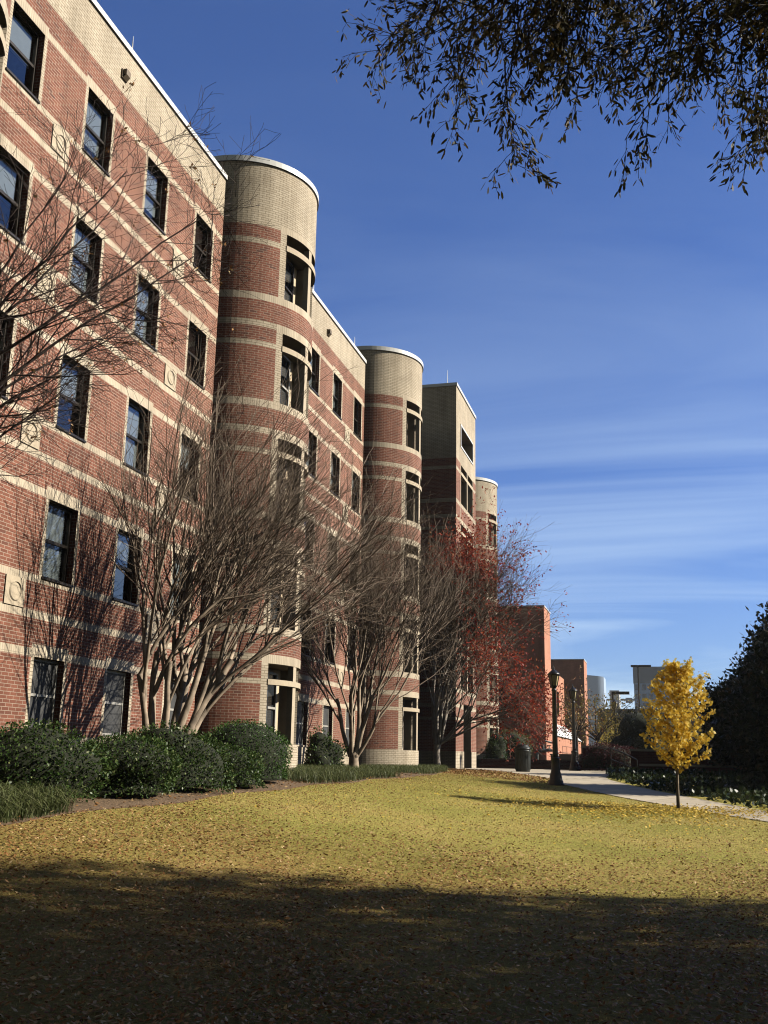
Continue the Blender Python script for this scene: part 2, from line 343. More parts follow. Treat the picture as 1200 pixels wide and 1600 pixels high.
# ------------------------------------------------------------------ ground
def sm(t): t = np.clip(t, 0, 1); return t * t * (3 - 2 * t)
def gz(x, y):
    zl = np.interp(y, [-60, 0, 24, 35, 42, 50], [-.6, 0, .5, .82, 1.1, 1.15])
    zw = np.interp(y, [-60, 0, 10, 21, 33, 50], [.2, .45, .8, 1.03, 1.13, 1.15])
    z = zl + (zw - zl) * sm((-x - .5) / 9.5)
    return np.where(y > -60, z, zl)
def fz(x, y): return float(gz(np.float64(x), np.float64(y)))
def grid_sheet(name, xs, ys, zf, mat, label=None, kind='structure', cat=None, mask=None):
    X, Y = np.meshgrid(xs, ys); Z = zf(X, Y)
    V = np.stack([X, Y, Z], -1).reshape(-1, 3); nx = len(xs)
    i, j = np.meshgrid(np.arange(len(xs) - 1), np.arange(len(ys) - 1)); a = (j * nx + i).reshape(-1)
    F = np.stack([a, a + 1, a + nx + 1, a + nx], 1)
    if mask is not None:
        c = V[F].mean(1); F = F[mask(c[:, 0], c[:, 1])]
    me = bpy.data.meshes.new(name); me.from_pydata(V.tolist(), [], F.tolist()); me.materials.append(mat)
    me.polygons.foreach_set('use_smooth', [True] * len(me.polygons)); me.update()
    o = bpy.data.objects.new(name, me); COL.objects.link(o); tag(o, label, cat, None, kind); return o
ax = np.concatenate([[-3000, -1200, -500, -200, -90, -45, -25, -18], np.arange(-14, 8.01, .25), np.arange(8.5, 24, 1), [30, 45, 90, 200, 500, 1200, 3000]])
ay = np.concatenate([[-3000, -1000, -300, -100, -50, -25, -12], np.arange(-8, 62.01, .25), [66, 75, 90, 120, 200, 400, 900, 3000]])
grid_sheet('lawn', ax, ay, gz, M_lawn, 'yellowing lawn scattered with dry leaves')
def bed_edge(y): return np.interp(y, [2, 8, 28, 31, 34, 40, 47], [-7.9, -7.8, -7.7, -7.55, -7.5, -8.2, -10.2]) + 0.12 * np.sin(y * 1.3) * np.interp(y, [2, 28, 34], [1, 1, .3])
def bed():
    mb = MB(); ys = np.arange(-2, 47.01, .25); n = 14
    for a, b in zip(ys[:-1], ys[1:]):
        for k in range(n):
            q = []
            for (yy, t) in ((a, k / n), (a, (k + 1) / n), (b, (k + 1) / n), (b, k / n)):
                x = -11.6 + (float(bed_edge(yy)) + 11.6) * t; q.append((x, yy, fz(x, yy) + 0.03 * min(1, (1 - t) * 8) + .004))
            mb.quad(q)
    o = mb.build('mulch_bed', M_mulch); tag(o, 'brown mulch planting bed along the brick dormitory wall', None, None, 'structure')
bed()
def path():
    A = [(-3.60, 37.0), (-3.32, 34.2), (-2.3, 31.63), (-.93, 28.68), (.09, 26.55), (1.24, 24.11), (1.9, 22.7), (3.2, 19.4), (5.6, 13), (9, 5)]
    B = [(-2.3, 39.9), (-2.0, 38.2), (-1.2, 35.6), (-.2, 32.4), (.95, 29.0), (2.1, 25.8), (2.75, 24.5), (5.2, 20.6), (7.8, 14), (11.2, 5.6)]
    mb = MB(); n = 6; K = 10
    for i in range(len(A) - 1):
        for s in range(n):
            for k in range(K):
                q = []
                for (u, t) in ((s / n, k / K), ((s + 1) / n, k / K), ((s + 1) / n, (k + 1) / K), (s / n, (k + 1) / K)):
                    a = Vector(A[i]).lerp(Vector(A[i + 1]), u); b = Vector(B[i]).lerp(Vector(B[i + 1]), u); p = a.lerp(b, t)
                    q.append((p.x, p.y, fz(p.x, p.y) + .018))
                mb.quad(q[::-1] if False else q)
    o = mb.build('path', M_conc); tag(o, 'pale concrete path curving past the small yellow tree', None, None, 'structure')
    plz = lambda X, Y: gz(X, Y) + .022
    def msk(x, y):
        e = np.interp(x, [-9.6, -8.7, -5.6, -4.2, -3.6, -2.3, -2.2], [50, 47.6, 40.2, 37.6, 37, 39.9, 42])
        return (y > e)
    grid_sheet('plaza', np.arange(-9.5, 3.01, .25), np.arange(36.5, 54.01, .25), plz, M_conc, 'pale concrete plaza in front of the brick steps', mask=msk)
path()

# ------------------------------------------------------------------ dormitory
HEAD = [3.33, 6.38, 9.42, 12.47, 15.53]; SILL = [1.95, 4.85, 7.88, 10.98, 14.03]
WX = -11.4; PAR0, PAR1 = 16.29, 17.45
JB = 0.10; WW = 1.03
dorm = thing('dormitory_building', 'long five storey red and cream brick dormitory with round corner towers', 'building', (WX, 31, 1.0))
DL = Vector(dorm.location)
def part(o): o.parent = dorm; o.matrix_parent_inverse = Matrix.Translation(-DL); return o
def wall_zone(z, nearwin, inlin):
    if z < 1.90 or z > PAR0: return 1
    for h, s in zip(HEAD, SILL):
        if h <= z <= h + .155: return 2
        if inlin and h <= z <= h + .235: return 2
        if s - .14 <= z <= s and s > 2: return 2
        if s - .82 <= z <= s - .67 and s > 2: return 2
        if nearwin and s <= z <= h: return 1
    return 0
def facade(y0, y1, cols):
    mb = MB()
    us = {y0, y1}
    for c in cols: us |= {c - JB, c, c + WW, c + WW + JB}
    us = sorted(u for u in us if y0 <= u <= y1)
    zs = {0.2, 1.90, PAR0, PAR1}
    for h, s in zip(HEAD, SILL): zs |= {h, h + .155, h + .235, s}; zs |= ({s - .14, s - .82, s - .67} if s > 2 else set())
    zs = sorted(zs)
    for a, b in zip(us[:-1], us[1:]):
        um = (a + b) / 2
        inw = any(c < um < c + WW for c in cols); near = any(c - JB < um < c + WW + JB for c in cols)
        for c0, c1 in zip(zs[:-1], zs[1:]):
            zm = (c0 + c1) / 2
            if inw and any(s < zm < h for s, h in zip(SILL, HEAD)): continue
            mb.quad([(WX, a, c0), (WX, b, c0), (WX, b, c1), (WX, a, c1)], wall_zone(zm, near, near))
    for c in cols:                                     # brick reveals
        for s, h in zip(SILL, HEAD):
            d = 0.24; mi = 1
            mb.quad([(WX, c, s), (WX, c, h), (WX - d, c, h), (WX - d, c, s)], mi)
            mb.quad([(WX, c + WW, h), (WX, c + WW, s), (WX - d, c + WW, s), (WX - d, c + WW, h)], 0)
            mb.quad([(WX, c, h), (WX, c + WW, h), (WX - d, c + WW, h), (WX - d, c, h)], mi)
            mb.quad([(WX, c + WW, s), (WX, c, s), (WX - d, c, s), (WX - d, c + WW, s)], mi)
    part(mb.build('brick_wall', [M_red, M_cream, M_sold]))
    cb = MB(); cb.box(WX - .30, WX + .05, y0 - .0, y1 + .0, PAR1, PAR1 + .14)
    part(cb.build('coping', M_cope))
# windows: two prototypes (upper floors, ground floor), origin at the sill's left corner on the wall plane
def make_window(hh, ground):
    fr = MB(); x = -.20; t = .055
    mt = M_alu if ground else M_bronze
    fr.box(x, x + .07, 0, t, 0, hh); fr.box(x, x + .07, WW - t, WW, 0, hh)
    fr.box(x, x + .07, t, WW - t, 0, t); fr.box(x, x + .07, t, WW - t, hh - t, hh)
    fr.box(x - .01, x + .055, t, WW - t, hh * .5 - .03, hh * .5 + .03)
    w = fr.build('window', mt)
    p = MB(); p.quad([(x + .02, t, t), (x + .02, WW - t, t), (x + .02, WW - t, hh * .5 - .03), (x + .02, t, hh * .5 - .03)])
    p.quad([(x + .045, t, hh * .5 + .03), (x + .045, WW - t, hh * .5 + .03), (x + .045, WW - t, hh - t), (x + .045, t, hh - t)])
    p.build('pane', M_glass, w)
    si = MB(); si.box(x, .035, -.03, WW + .03, -.045, -.002); si.build('sill', M_bronze if not ground else M_stone, w)
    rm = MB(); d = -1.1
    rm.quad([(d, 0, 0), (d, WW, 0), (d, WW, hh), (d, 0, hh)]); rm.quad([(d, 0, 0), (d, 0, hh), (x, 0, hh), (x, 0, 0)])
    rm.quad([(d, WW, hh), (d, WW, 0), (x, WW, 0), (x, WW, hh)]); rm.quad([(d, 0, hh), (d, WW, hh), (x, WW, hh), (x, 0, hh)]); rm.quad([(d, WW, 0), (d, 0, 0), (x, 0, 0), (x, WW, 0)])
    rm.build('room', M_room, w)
    if ground:
        sc = MB(); sc.quad([(x + .056, t, t), (x + .056, WW - t, t), (x + .056, WW - t, hh - t), (x + .056, t, hh - t)]); sc.build('screen', M_screen, w)
        rl = MB(); rl.box(x + .057, x + .075, t, WW - t, hh * .5 - .025, hh * .5 + .025); rl.build('screen_bar', M_alu, w)
    return w
def make_blind(hh, frac):
    b = MB(); n = max(2, int(hh * frac / .05)); top = hh - .06
    for k in range(n):
        z = top - k * .05; b.quad([(-.26, .07, z - .046), (-.26, WW - .07, z - .046), (-.235, WW - .07, z - .002), (-.235, .07, z - .002)])
    return b
W_up = make_window(HEAD[1] - SILL[1], False); W_gr = make_window(HEAD[0] - SILL[0], True)
BL = {f: make_blind(1.52, f) for f in (0.35, 0.5, 0.7, 1.0)}
BLM = {}
def put_window(y, k, first={'u': True, 'g': True}):
    src, key = (W_gr, 'g') if k == 0 else (W_up, 'u')
    if first[key]: w = src; first[key] = False
    else:
        w = src.copy(); COL.objects.link(w)
        for ch in src.children:
            if ch.name.startswith('blind'): continue
            c = ch.copy(); COL.objects.link(c); c.parent = w
    w.parent = dorm; w.location = Vector((WX, y, SILL[k])) - DL
    if k > 0 and random.random() < 0.68:
        f = random.choice((0.35, 0.5, 0.7, 1.0, 1.0))
        if f not in BLM: o = BL[f].build('blind', M_blind, w); BLM[f] = o.data
        else: o = bpy.data.objects.new('blind', BLM[f]); COL.objects.link(o); o.parent = w
def medallion(y, k):
    s = SILL[k]; z0, z1 = s - .668, s - .142; zc = (z0 + z1) / 2; yc = y + .3; mb = MB()
    mb.box(WX, WX + .025, y, y + .6, z0, z1)
    n = 28
    for ring in ((.19, .155, .022),):
        r1, r0, d = ring
        for i in range(n):
            a, b = 2 * math.pi * i / n, 2 * math.pi * (i + 1) / n
            P = lambda r, w, x: (WX + .025 + x, yc + r * math.cos(w) * 1.0, zc + r * math.sin(w))
            mb.quad([P(r1, a, 0), P(r1, b, 0), P(r1 - .02, b, d), P(r1 - .02, a, d)])
            if r0 > 0:
                mb.quad([P(r1 - .02, a, d), P(r1 - .02, b, d), P(r0 + .015, b, d), P(r0 + .015, a, d)])
                mb.quad([P(r0 + .015, a, d), P(r0 + .015, b, d), P(r0, b, 0), P(r0, a, 0)])
            else: mb.quad([P(r1 - .02, a, d), P(r1 - .02, b, d), P(0, b, d * 1.3)])
    part(mb.build('medallion_panel', M_stone))
COLA = [14.28, 16.97, 19.65, 22.34]; COLB = [28.82, 31.50, 34.17, 36.84]; COLC = [43.4, 46.0]; COLD = [54.4, 57.0]; COLZ = [.6, 3.4, 6.2]
facade(-3.0, 9.0, COLZ); facade(13.2, 23.98, COLA); facade(28.28, 38.28, COLB); facade(42.52, 48.0, COLC); facade(53.4, 58.86, COLD); facade(63.2, 66, [])
for c in COLZ + COLA + COLB + COLC:
    for k in range(5): put_window(c, k)
for k in (2, 3, 4):
    for c in COLD: put_window(c, k)
for yy in (15.85, 21.2, 30.35, 35.7):
    for k in (1, 2, 3, 4): medallion(yy, k)
M_flood = plain('weathered_tan_metal', (.20, .15, .10), .6, 0, .2)
def flood(y):
    mb = MB(); z = 16.62; mb.box(WX, WX + .04, y, y + .24, z, z + .22); mb.box(WX + .04, WX + .13, y + .03, y + .21, z + .08, z + .22)
    mb.quad([(WX + .04, y + .03, z), (WX + .13, y + .03, z + .08), (WX + .13, y + .21, z + .08), (WX + .04, y + .21, z)])
    part(mb.build('wall_light', M_flood))
flood(18.15); flood(33.2)
def rod(x, y, z, h=.55):
    mb = MB(); mb.tube([(x, y, z), (x, y, z + h * .5), (x, y, z + h)], [.018, .014, .006], 6); part(mb.build('lightning_rod', M_cope))
for y in (18.7, 31.9, 37.0, 44): rod(WX - .1, y, PAR1 + .13)
rb = MB(); rb.box(-26, WX - .31, -3, 66, 16.9, 17.3); part(rb.build('roof', M_roof))
bw = MB(); bw.box(-26.3, -26.0, -3, 66, .2, 17.4); bw.box(-25.99, WX - .01, -3.3, -3.002, .2, 17.4); bw.box(-25.99, WX - .01, 66.002, 66.3, .2, 17.4); part(bw.build('back_wall', M_red))

# round towers
TX, TR = -11.7, 2.16
TH = [3.92, 6.97, 10.0, 13.05, 16.09]; TS = [1.90, 4.87, 7.90, 11.0, 14.09]; TT = [(3.38, 3.52), (6.44, 6.59), (9.48, 9.63), (12.52, 12.68), (15.57, 15.74)]
OA, JA = 32.0, 37.5; TTOP = 18.06
def tower_zone(t, z):
    a = abs(t)
    if z < 1.92 or z > 16.27: return 1
    for h, s, tt in zip(TH, TS, TT):
        if a < JA:
            if h <= z <= h + .23: return 2
            if s <= z <= h: return 1
        if s > 2 and s - .21 <= z <= s: return 2
        if tt[0] + .0 <= z <= tt[1] + .0 and a > JA: return 1
        if a >= JA and h + .05 <= z <= h + .23: return 1
    return 0
def tower(yc):
    mb = MB()
    th = sorted(set(list(np.arange(-112, 112.1, 4.0)) + [-JA, -OA, OA, JA]))
    zs = {0.2, 1.92, 16.27, TTOP}
    for h, s, tt in zip(TH, TS, TT): zs |= {h, h + .05, h + .23, s, tt[0], tt[1]}; zs |= ({s - .21} if s > 2 else set())
    zs = sorted(zs)
    P = lambda t, z, r=TR: (TX + r * math.cos(R_(t)), yc + r * math.sin(R_(t)), z)
    for a, b in zip(th[:-1], th[1:]):
        tm = (a + b) / 2; arc = (TR * R_(a), TR * R_(b))
        for c0, c1 in zip(zs[:-1], zs[1:]):
            zm = (c0 + c1) / 2
            if abs(tm) < OA and any(s < zm < h for s, h in zip(TS, TH)): continue
            mb.quad([P(a, c0), P(b, c0), P(b, c1), P(a, c1)], tower_zone(tm, zm), [(arc[0], c0), (arc[1], c0), (arc[1], c1), (arc[0], c1)])
    hw = TR * math.sin(R_(OA)); bx = TX + 1.35; ri = TR - .22
    for s, h in zip(TS, TH):
        for sg in (-1, 1):                               # jamb returns and recess side walls
            t = OA * sg
            q = [P(t, s), P(t, h), P(t, h, ri), P(t, s, ri)]; mb.quad(q if sg < 0 else q[::-1], 1)
            xi, yi = P(t, s, ri)[:2]
            q = [(xi, yi, s), (xi, yi, h), (bx, yi, h), (bx, yi, s)]; mb.quad(q if sg < 0 else q[::-1], 3)
        ths = [x for x in th if abs(x) <= OA]
        for z, flip in ((s, True), (h, False)):          # sill slab and soffit
            for a, b in zip(ths[:-1], ths[1:]):
                ya, yb = P(a, z)[1], P(b, z)[1]
                q = [P(a, z), P(b, z), (bx, yb, z), (bx, ya, z)]; mb.quad(q[::-1] if flip else q, 3)
        yi = abs(P(OA, s, ri)[1] - yc)
        mb.quad([(bx, yc - yi, s), (bx, yc + yi, s), (bx, yc + yi, h), (bx, yc - yi, h)], 3)
    tw = part(mb.build('round_tower', [M_red, M_cream, M_sold, M_stucco]))
    def sub(m, name, mat): 
        o = m.build(name, mat); o.parent = tw; return o
    cp = MB(); n = 72
    cp.lathe([(TR - .02, TTOP), (TR + .05, TTOP), (TR + .05, TTOP + .17), (TR - .25, TTOP + .19)], TX, yc, n); sub(cp, 'coping', M_cope)
    def arcbox(m, t0, t1, z0, z1, r0, r1, step=3):
        ts = list(np.linspace(t0, t1, max(2, int((t1 - t0) / step) + 1)))
        for a, b in zip(ts[:-1], ts[1:]):
            m.quad([P(a, z0, r1), P(b, z0, r1), P(b, z1, r1), P(a, z1, r1)]); m.quad([P(b, z0, r0), P(a, z0, r0), P(a, z1, r0), P(b, z1, r0)])
            m.quad([P(a, z1, r1), P(b, z1, r1), P(b, z1, r0), P(a, z1, r0)]); m.quad([P(b, z0, r1), P(a, z0, r1), P(a, z0, r0), P(b, z0, r0)])
        m.quad([P(t0, z0, r0), P(t0, z0, r1), P(t0, z1, r1), P(t0, z1, r0)]); m.quad([P(t1, z0, r1), P(t1, z0, r0), P(t1, z1, r0), P(t1, z1, r1)])
    for i, (s, h, tt) in enumerate(zip(TS, TH, TT)):
        m = MB(); arcbox(m, -OA - .2, OA + .2, tt[0], tt[1], TR - .16, TR + .022); sub(m, 'transom', M_stone)
        m = MB(); arcbox(m, -3.2, 2.6, s, tt[0], TR - .17, TR - .01); sub(m, 'mullion', M_stone)
        m = MB(); arcbox(m, -3.2, 2.6, tt[1], h, TR - .17, TR - .01); sub(m, 'mullion', M_stone)
        # bay glazing against the back of the recess
        fr = MB(); y0, y1 = yc - 1.0, yc + .55; x = bx + .004; t = .06; top = h - .12; mid = (s + top) / 2; ym = (y0 + y1) / 2; b0 = s + .05
        for (a, b, c, d) in ((y0, y0 + t, b0, top), (y1 - t, y1, b0, top), (ym - .04, ym + .04, b0 + t, top - t)): fr.box(x, x + .09, a, b, c, d)
        for (a, b) in ((y0 + t, ym - .04), (ym + .04, y1 - t)):
            for (c, d) in ((b0, b0 + t), (top - t, top), (mid - .03, mid + .03)): fr.box(x, x + .085, a, b, c, d)
        win = fr.build('bay_window', M_alu if i in (0, 3) else M_bronze); win.parent = dorm; win.matrix_parent_inverse = Matrix.Translation(-DL)
        g = MB(); g.quad([(x + .03, y0 + t, b0 + t), (x + .03, y1 - t, b0 + t), (x + .03, y1 - t, top - t), (x + .03, y0 + t, top - t)]); g.build('pane', M_bayglass, win)
    rod(TX + 1.6, yc + .9, TTOP + .18, .5)
def bayglass():
    m, nt, b = new_mat('dark_bay_glass'); b.inputs['Base Color'].default_value = (.03, .035, .04, 1); b.inputs['Roughness'].default_value = .03
    b.inputs['Specular IOR Level'].default_value = 1.0
    return m
M_bayglass = bayglass()
for yc in (11.12, 26.13, 40.40, 61.03): tower(yc)

# projecting stair block
def stair_block():
    X = -9.5; y0, y1, zt = 48.0, 53.4, 19.9; mb = MB()
    oy0, oy1 = 49.25, 52.55; ym = (oy0 + oy1) / 2
    opens = [(oy0, oy1, s, h) for s, h in zip(TS[1:], TH[1:])] + [(49.2, 52.5, 17.1, 18.15), (49.9, 51.9, 1.0, 4.2)]
    us = sorted({y0, y1, oy0, oy1, 49.2, 52.5, 49.9, 51.9, oy0 - .12, oy1 + .12}); 
    zs = {0.2, 1.95, 16.29, zt, 17.1, 18.15, 1.0, 4.2}
    bands = []
    for h, s, tt in zip(TH, TS, TT): zs |= {h, s, tt[0], tt[1], h + .05, h + .23}; bands += [tt, (h + .05, h + .23)]
    for s in TS[1:]: zs |= {s - .21}; bands += [(s - .21, s)]
    zs = sorted(zs)
    zone = lambda z: 1 if (z < 1.95 or z > 16.29 or any(a < z < b for a, b in bands)) else 0
    for a, b in zip(us[:-1], us[1:]):
        um = (a + b) / 2
        for c0, c1 in zip(zs[:-1], zs[1:]):
            zm = (c0 + c1) / 2
            if any(p < um < q and r < zm < t for p, q, r, t in opens): continue
            zz = zone(zm)
            if oy0 - .12 < um < oy1 + .12 and zm > 3.9: 
                if um < oy0 or um > oy1 or any(h < zm < h + .25 for h in TH): zz = 1
            mb.quad([(X, a, c0), (X, b, c0), (X, b, c1), (X, a, c1)], zz)
    for c0, c1 in zip(zs[:-1], zs[1:]):
        zz = zone((c0 + c1) / 2)
        mb.quad([(-20, y0, c0), (X, y0, c0), (X, y0, c1), (-20, y0, c1)], zz)
        mb.quad([(X, y1, c0), (-20, y1, c0), (-20, y1, c1), (X, y1, c1)], zz)
    mb.quad([(-20, y1, .2), (-20, y0, .2), (-20, y0, zt), (-20, y1, zt)], 1)
    for p, q, r, t in opens:
        d = X - (.9 if t < 17 else .5)
        mi = 3
        mb.quad([(X, p, r), (X, p, t), (d, p, t), (d, p, r)], mi); mb.quad([(X, q, t), (X, q, r), (d, q, r), (d, q, t)], mi)
        mb.quad([(X, p, t), (X, q, t), (d, q, t), (d, p, t)], mi); mb.quad([(X, q, r), (X, p, r), (d, p, r), (d, q, r)], mi)
        mb.quad([(d, p, r), (d, q, r), (d, q, t), (d, p, t)], 4 if t < 17 else 3)
    st = part(mb.build('stair_block', [M_red, M_cream, M_sold, M_stucco, M_room]))
    cp = MB(); cp.box(-20.04, X + .05, y0 - .05, y1 + .05, zt, zt + .16); o = cp.build('coping', M_cope); o.parent = st
    for s, h, tt in list(zip(TS, TH, TT))[1:]:
        m = MB(); m.box(X - .12, X + .015, oy0, oy1, tt[0], tt[1]); o = m.build('transom', M_stone); o.parent = st
        m = MB(); m.box(X - .12, X + .01, ym - .08, ym + .08, s, tt[0]); o = m.build('mullion', M_stone); o.parent = st
        m = MB(); m.box(X - .12, X + .01, ym - .08, ym + .08, tt[1], h); o = m.build('mullion', M_stone); o.parent = st
    m = MB(); t = .09
    m.box(X, X + .03, 49.2 - t, 49.2, 17.1 - t, 18.15 + t); m.box(X, X + .03, 52.5, 52.5 + t, 17.1 - t, 18.15 + t); m.box(X, X + .03, 49.2, 52.5, 17.1 - t, 17.1); m.box(X, X + .03, 49.2, 52.5, 18.15, 18.15 + t)
    o = m.build('opening_frame', M_cope); o.parent = st
    g = MB(); g.quad([(X - .3, 49.2, 17.1), (X - .3, 50.6, 17.1), (X - .3, 50.6, 18.15), (X - .3, 49.2, 18.15)]); o = g.build('pane', M_bayglass); o.parent = st
    for pa, pb in ((49.45, 49.9), (51.9, 52.4)):
        m = MB(); m.box(X - .02, X + .03, pa, pb, .9, 1.95); o = m.build('door_pier', M_cream); o.parent = st
    rod(X - .5, y0 + .2, zt + .15, .8)
stair_block()

# ------------------------------------------------------------------ brick terrace, low walls, steps
def stepped():
    t = thing('brick_steps', 'low flight of three dark red brick steps at the end of the plaza', 'steps', (-6.8, 54, 1.15))
    for k in range(3):
        m = MB(); m.box(-2.7, 2.7, k * .38, 8.0, -.2 if k == 0 else k * .16, (k + 1) * .16 - .0, 0); o = m.build('tread', M_red, t)
stepped()
M_dkbrick = brick('brown_brick', (0.20, 0.085, 0.06), (0.15, 0.062, 0.045), (0.22, 0.15, 0.11), ms=0.005)
def lowwall(name, label, x0, x1, y0, y1, z0, z1, caps=True, cat='wall', mat=None):
    t = thing(name, label, cat, ((x0 + x1) / 2, (y0 + y1) / 2, z0)); cx, cy = (x0 + x1) / 2, (y0 + y1) / 2
    m = MB(); m.box(x0 - cx, x1 - cx, y0 - cy, y1 - cy, -.6, z1 - z0 - .09); m.build('wall_body', mat or M_dkbrick, t)
    c = MB(); c.box(x0 - cx - .04, x1 - cx + .04, y0 - cy - .04, y1 - cy + .04, z1 - z0 - .09, z1 - z0); c.build('cap', M_stone if caps else (mat or M_dkbrick), t)
    return t
grid_sheet('terrace', np.array([-40., -11.35, -4.1, 12., 40.]), np.array([56., 62., 130., 160.]), lambda X, Y: X * 0 + 1.63, M_conc, 'paved upper terrace beyond the brick steps')
lowwall('planter_wall', 'brown brick planter wall beside the steps under the purple shrub', -4.1, -2.6, 53.0, 57.0, 1.2, 2.35)
lowwall('retaining_wall', 'dark brick retaining wall in shade behind the concrete path', -1.55, 12, 46.0, 46.6, .9, 2.15)
lowwall('garden_wall', 'lower dark brick garden wall stepping down in front of the retaining wall', -1.1, 12, 43.2, 43.6, .9, 1.55)
lowwall('terrace_wall', 'long black low wall on the terrace in front of the orange brick building', -7.5, -3.2, 70, 70.4, 1.63, 2.05, False, 'wall', M_black)
def handrail(name, label, pts, h, mat=M_black, rails=2):
    t = thing(name, label, 'handrail', pts[0])
    o = Vector(pts[0]); P = [Vector(p) - o for p in pts]
    for r in range(rails):
        m = MB(); z = h * (1 - r * .45); m.tube([p + Vector((0, 0, z)) for p in P], [.025] * len(P), 8); m.build('rail', mat, t)
    for p in P:
        m = MB(); m.tube([p - Vector((0, 0, .1)), p + Vector((0, 0, h))], [.022, .022], 8); m.build('post', mat, t)
handrail('stair_handrail', 'black sloping handrail by the purple shrub left of the yellow tree', [(-2.3, 44.6, 1.15), (-1.75, 44.5, .95), (-1.25, 44.4, .7)], 1.0)
handrail('ramp_railing', 'thin brown railing in front of the sunlit orange brick wall', [(-7.9, 82.6, 1.63), (-7.9, 86, 1.63), (-7.9, 90, 1.63), (-7.9, 95, 1.63)], 1.1, plain('brown_rail_paint', (.16, .07, .04), .6), 3)

# ------------------------------------------------------------------ orange brick building
def orange_building():
    t = thing('orange_brick_building', 'plain orange brick building with stepped blocks beyond the plaza', 'building', (-12, 90, 1.6)); o = Vector(t.location)
    def blk(name, x0, x1, y0, y1, z1, mat=M_red2, z0=.5):
        m = MB(); m.box(x0 - o.x, x1 - o.x, y0 - o.y, y1 - o.y, z0 - o.z, z1 - o.z); return m.build(name, mat, t)
    blk('front_block', -30, -8.65, 78, 82.2, 13.0); blk('coping', -30.05, -8.6, 77.95, 82.25, 13.0, M_cope, 12.95 - .0 + .05 - .02) if False else None
    c = MB(); c.box(-30.05 - o.x, -8.6 - o.x, 77.95 - o.y, 82.25 - o.y, 13.0 - o.z, 13.1 - o.z); c.build('coping', M_cope, t)
    # middle wing with two deep window slots
    X = -10.2; m = MB(); us = [82.205, 97.5, 100.0, 101.5, 104.0, 109.995]; zs = [.5, 5.8, 8.2, 9.9]
    for a, b in zip(us[:-1], us[1:]):
        for c0, c1 in zip(zs[:-1], zs[1:]):
            if (a in (97.5, 101.5)) and c0 == 5.8:
                d = X - .7; P = lambda x, y, z: (x - o.x, y - o.y, z - o.z)
                m.quad([P(X, a, c0), P(X, a, c1), P(d, a, c1), P(d, a, c0)]); m.quad([P(X, b, c1), P(X, b, c0), P(d, b, c0), P(d, b, c1)])
                m.quad([P(X, a, c1), P(X, b, c1), P(d, b, c1), P(d, a, c1)]); m.quad([P(X, b, c0), P(X, a, c0), P(d, a, c0), P(d, b, c0)])
                w = MB(); w.quad([P(d, a, c0), P(d, b, c0), P(d, b, c1), P(d, a, c1)]); w.build('window', M_bayglass, t); continue
            m.quad([(X - o.x, a - o.y, c0 - o.z), (X - o.x, b - o.y, c0 - o.z), (X - o.x, b - o.y, c1 - o.z), (X - o.x, a - o.y, c1 - o.z)])
    m.quad([(X - o.x, 82.205 - o.y, 9.9 - o.z), (X - o.x, 109.995 - o.y, 9.9 - o.z), (-30 - o.x, 109.995 - o.y, 9.9 - o.z), (-30 - o.x, 82.205 - o.y, 9.9 - o.z)])
    m.build('middle_wing', M_red2, t)
    blk('rear_block', -30, -8.14, 110, 114, 11.95); c = MB(); c.box(-30.05 - o.x, -8.09 - o.x, 109.95 - o.y, 114.05 - o.y, 11.95 - o.z, 12.05 - o.z); c.build('coping', M_cope, t)
    blk('low_annex', -10.19, -8.64, 82.21, 109.9, 3.55)
    c = MB(); P = lambda x, y, z: (x - o.x, y - o.y, z - o.z)
    a, b = 83.0, 109.5
    c.quad([P(-8.5, a, 3.6), P(-8.5, b, 3.6), P(-10.18, b, 5.0), P(-10.18, a, 5.0)]); c.quad([P(-8.5, a, 3.6), P(-10.18, a, 5.0), P(-10.18, a, 3.58)]); c.quad([P(-8.5, b, 3.6), P(-10.18, b, 3.58), P(-10.18, b, 5.0)])
    c.quad([P(-8.5, a, 3.56), P(-8.5, b, 3.56), P(-8.5, b, 3.6), P(-8.5, a, 3.6)])
    c.build('sloping_white_roof', M_white, t)
    f = MB(); f.box(-14.6 - o.x, -11.7 - o.x, 77.96 - o.y, 77.998 - o.y, 5.0 - o.z, 8.6 - o.z); w = f.build('window', M_bronze, t)
    g = MB(); g.quad([P(-14.3, 77.955, 5.3), P(-12.0, 77.955, 5.3), P(-12.0, 77.955, 8.4), P(-14.3, 77.955, 8.4)]); gg = g.build('pane', M_bayglass, w)
orange_building()

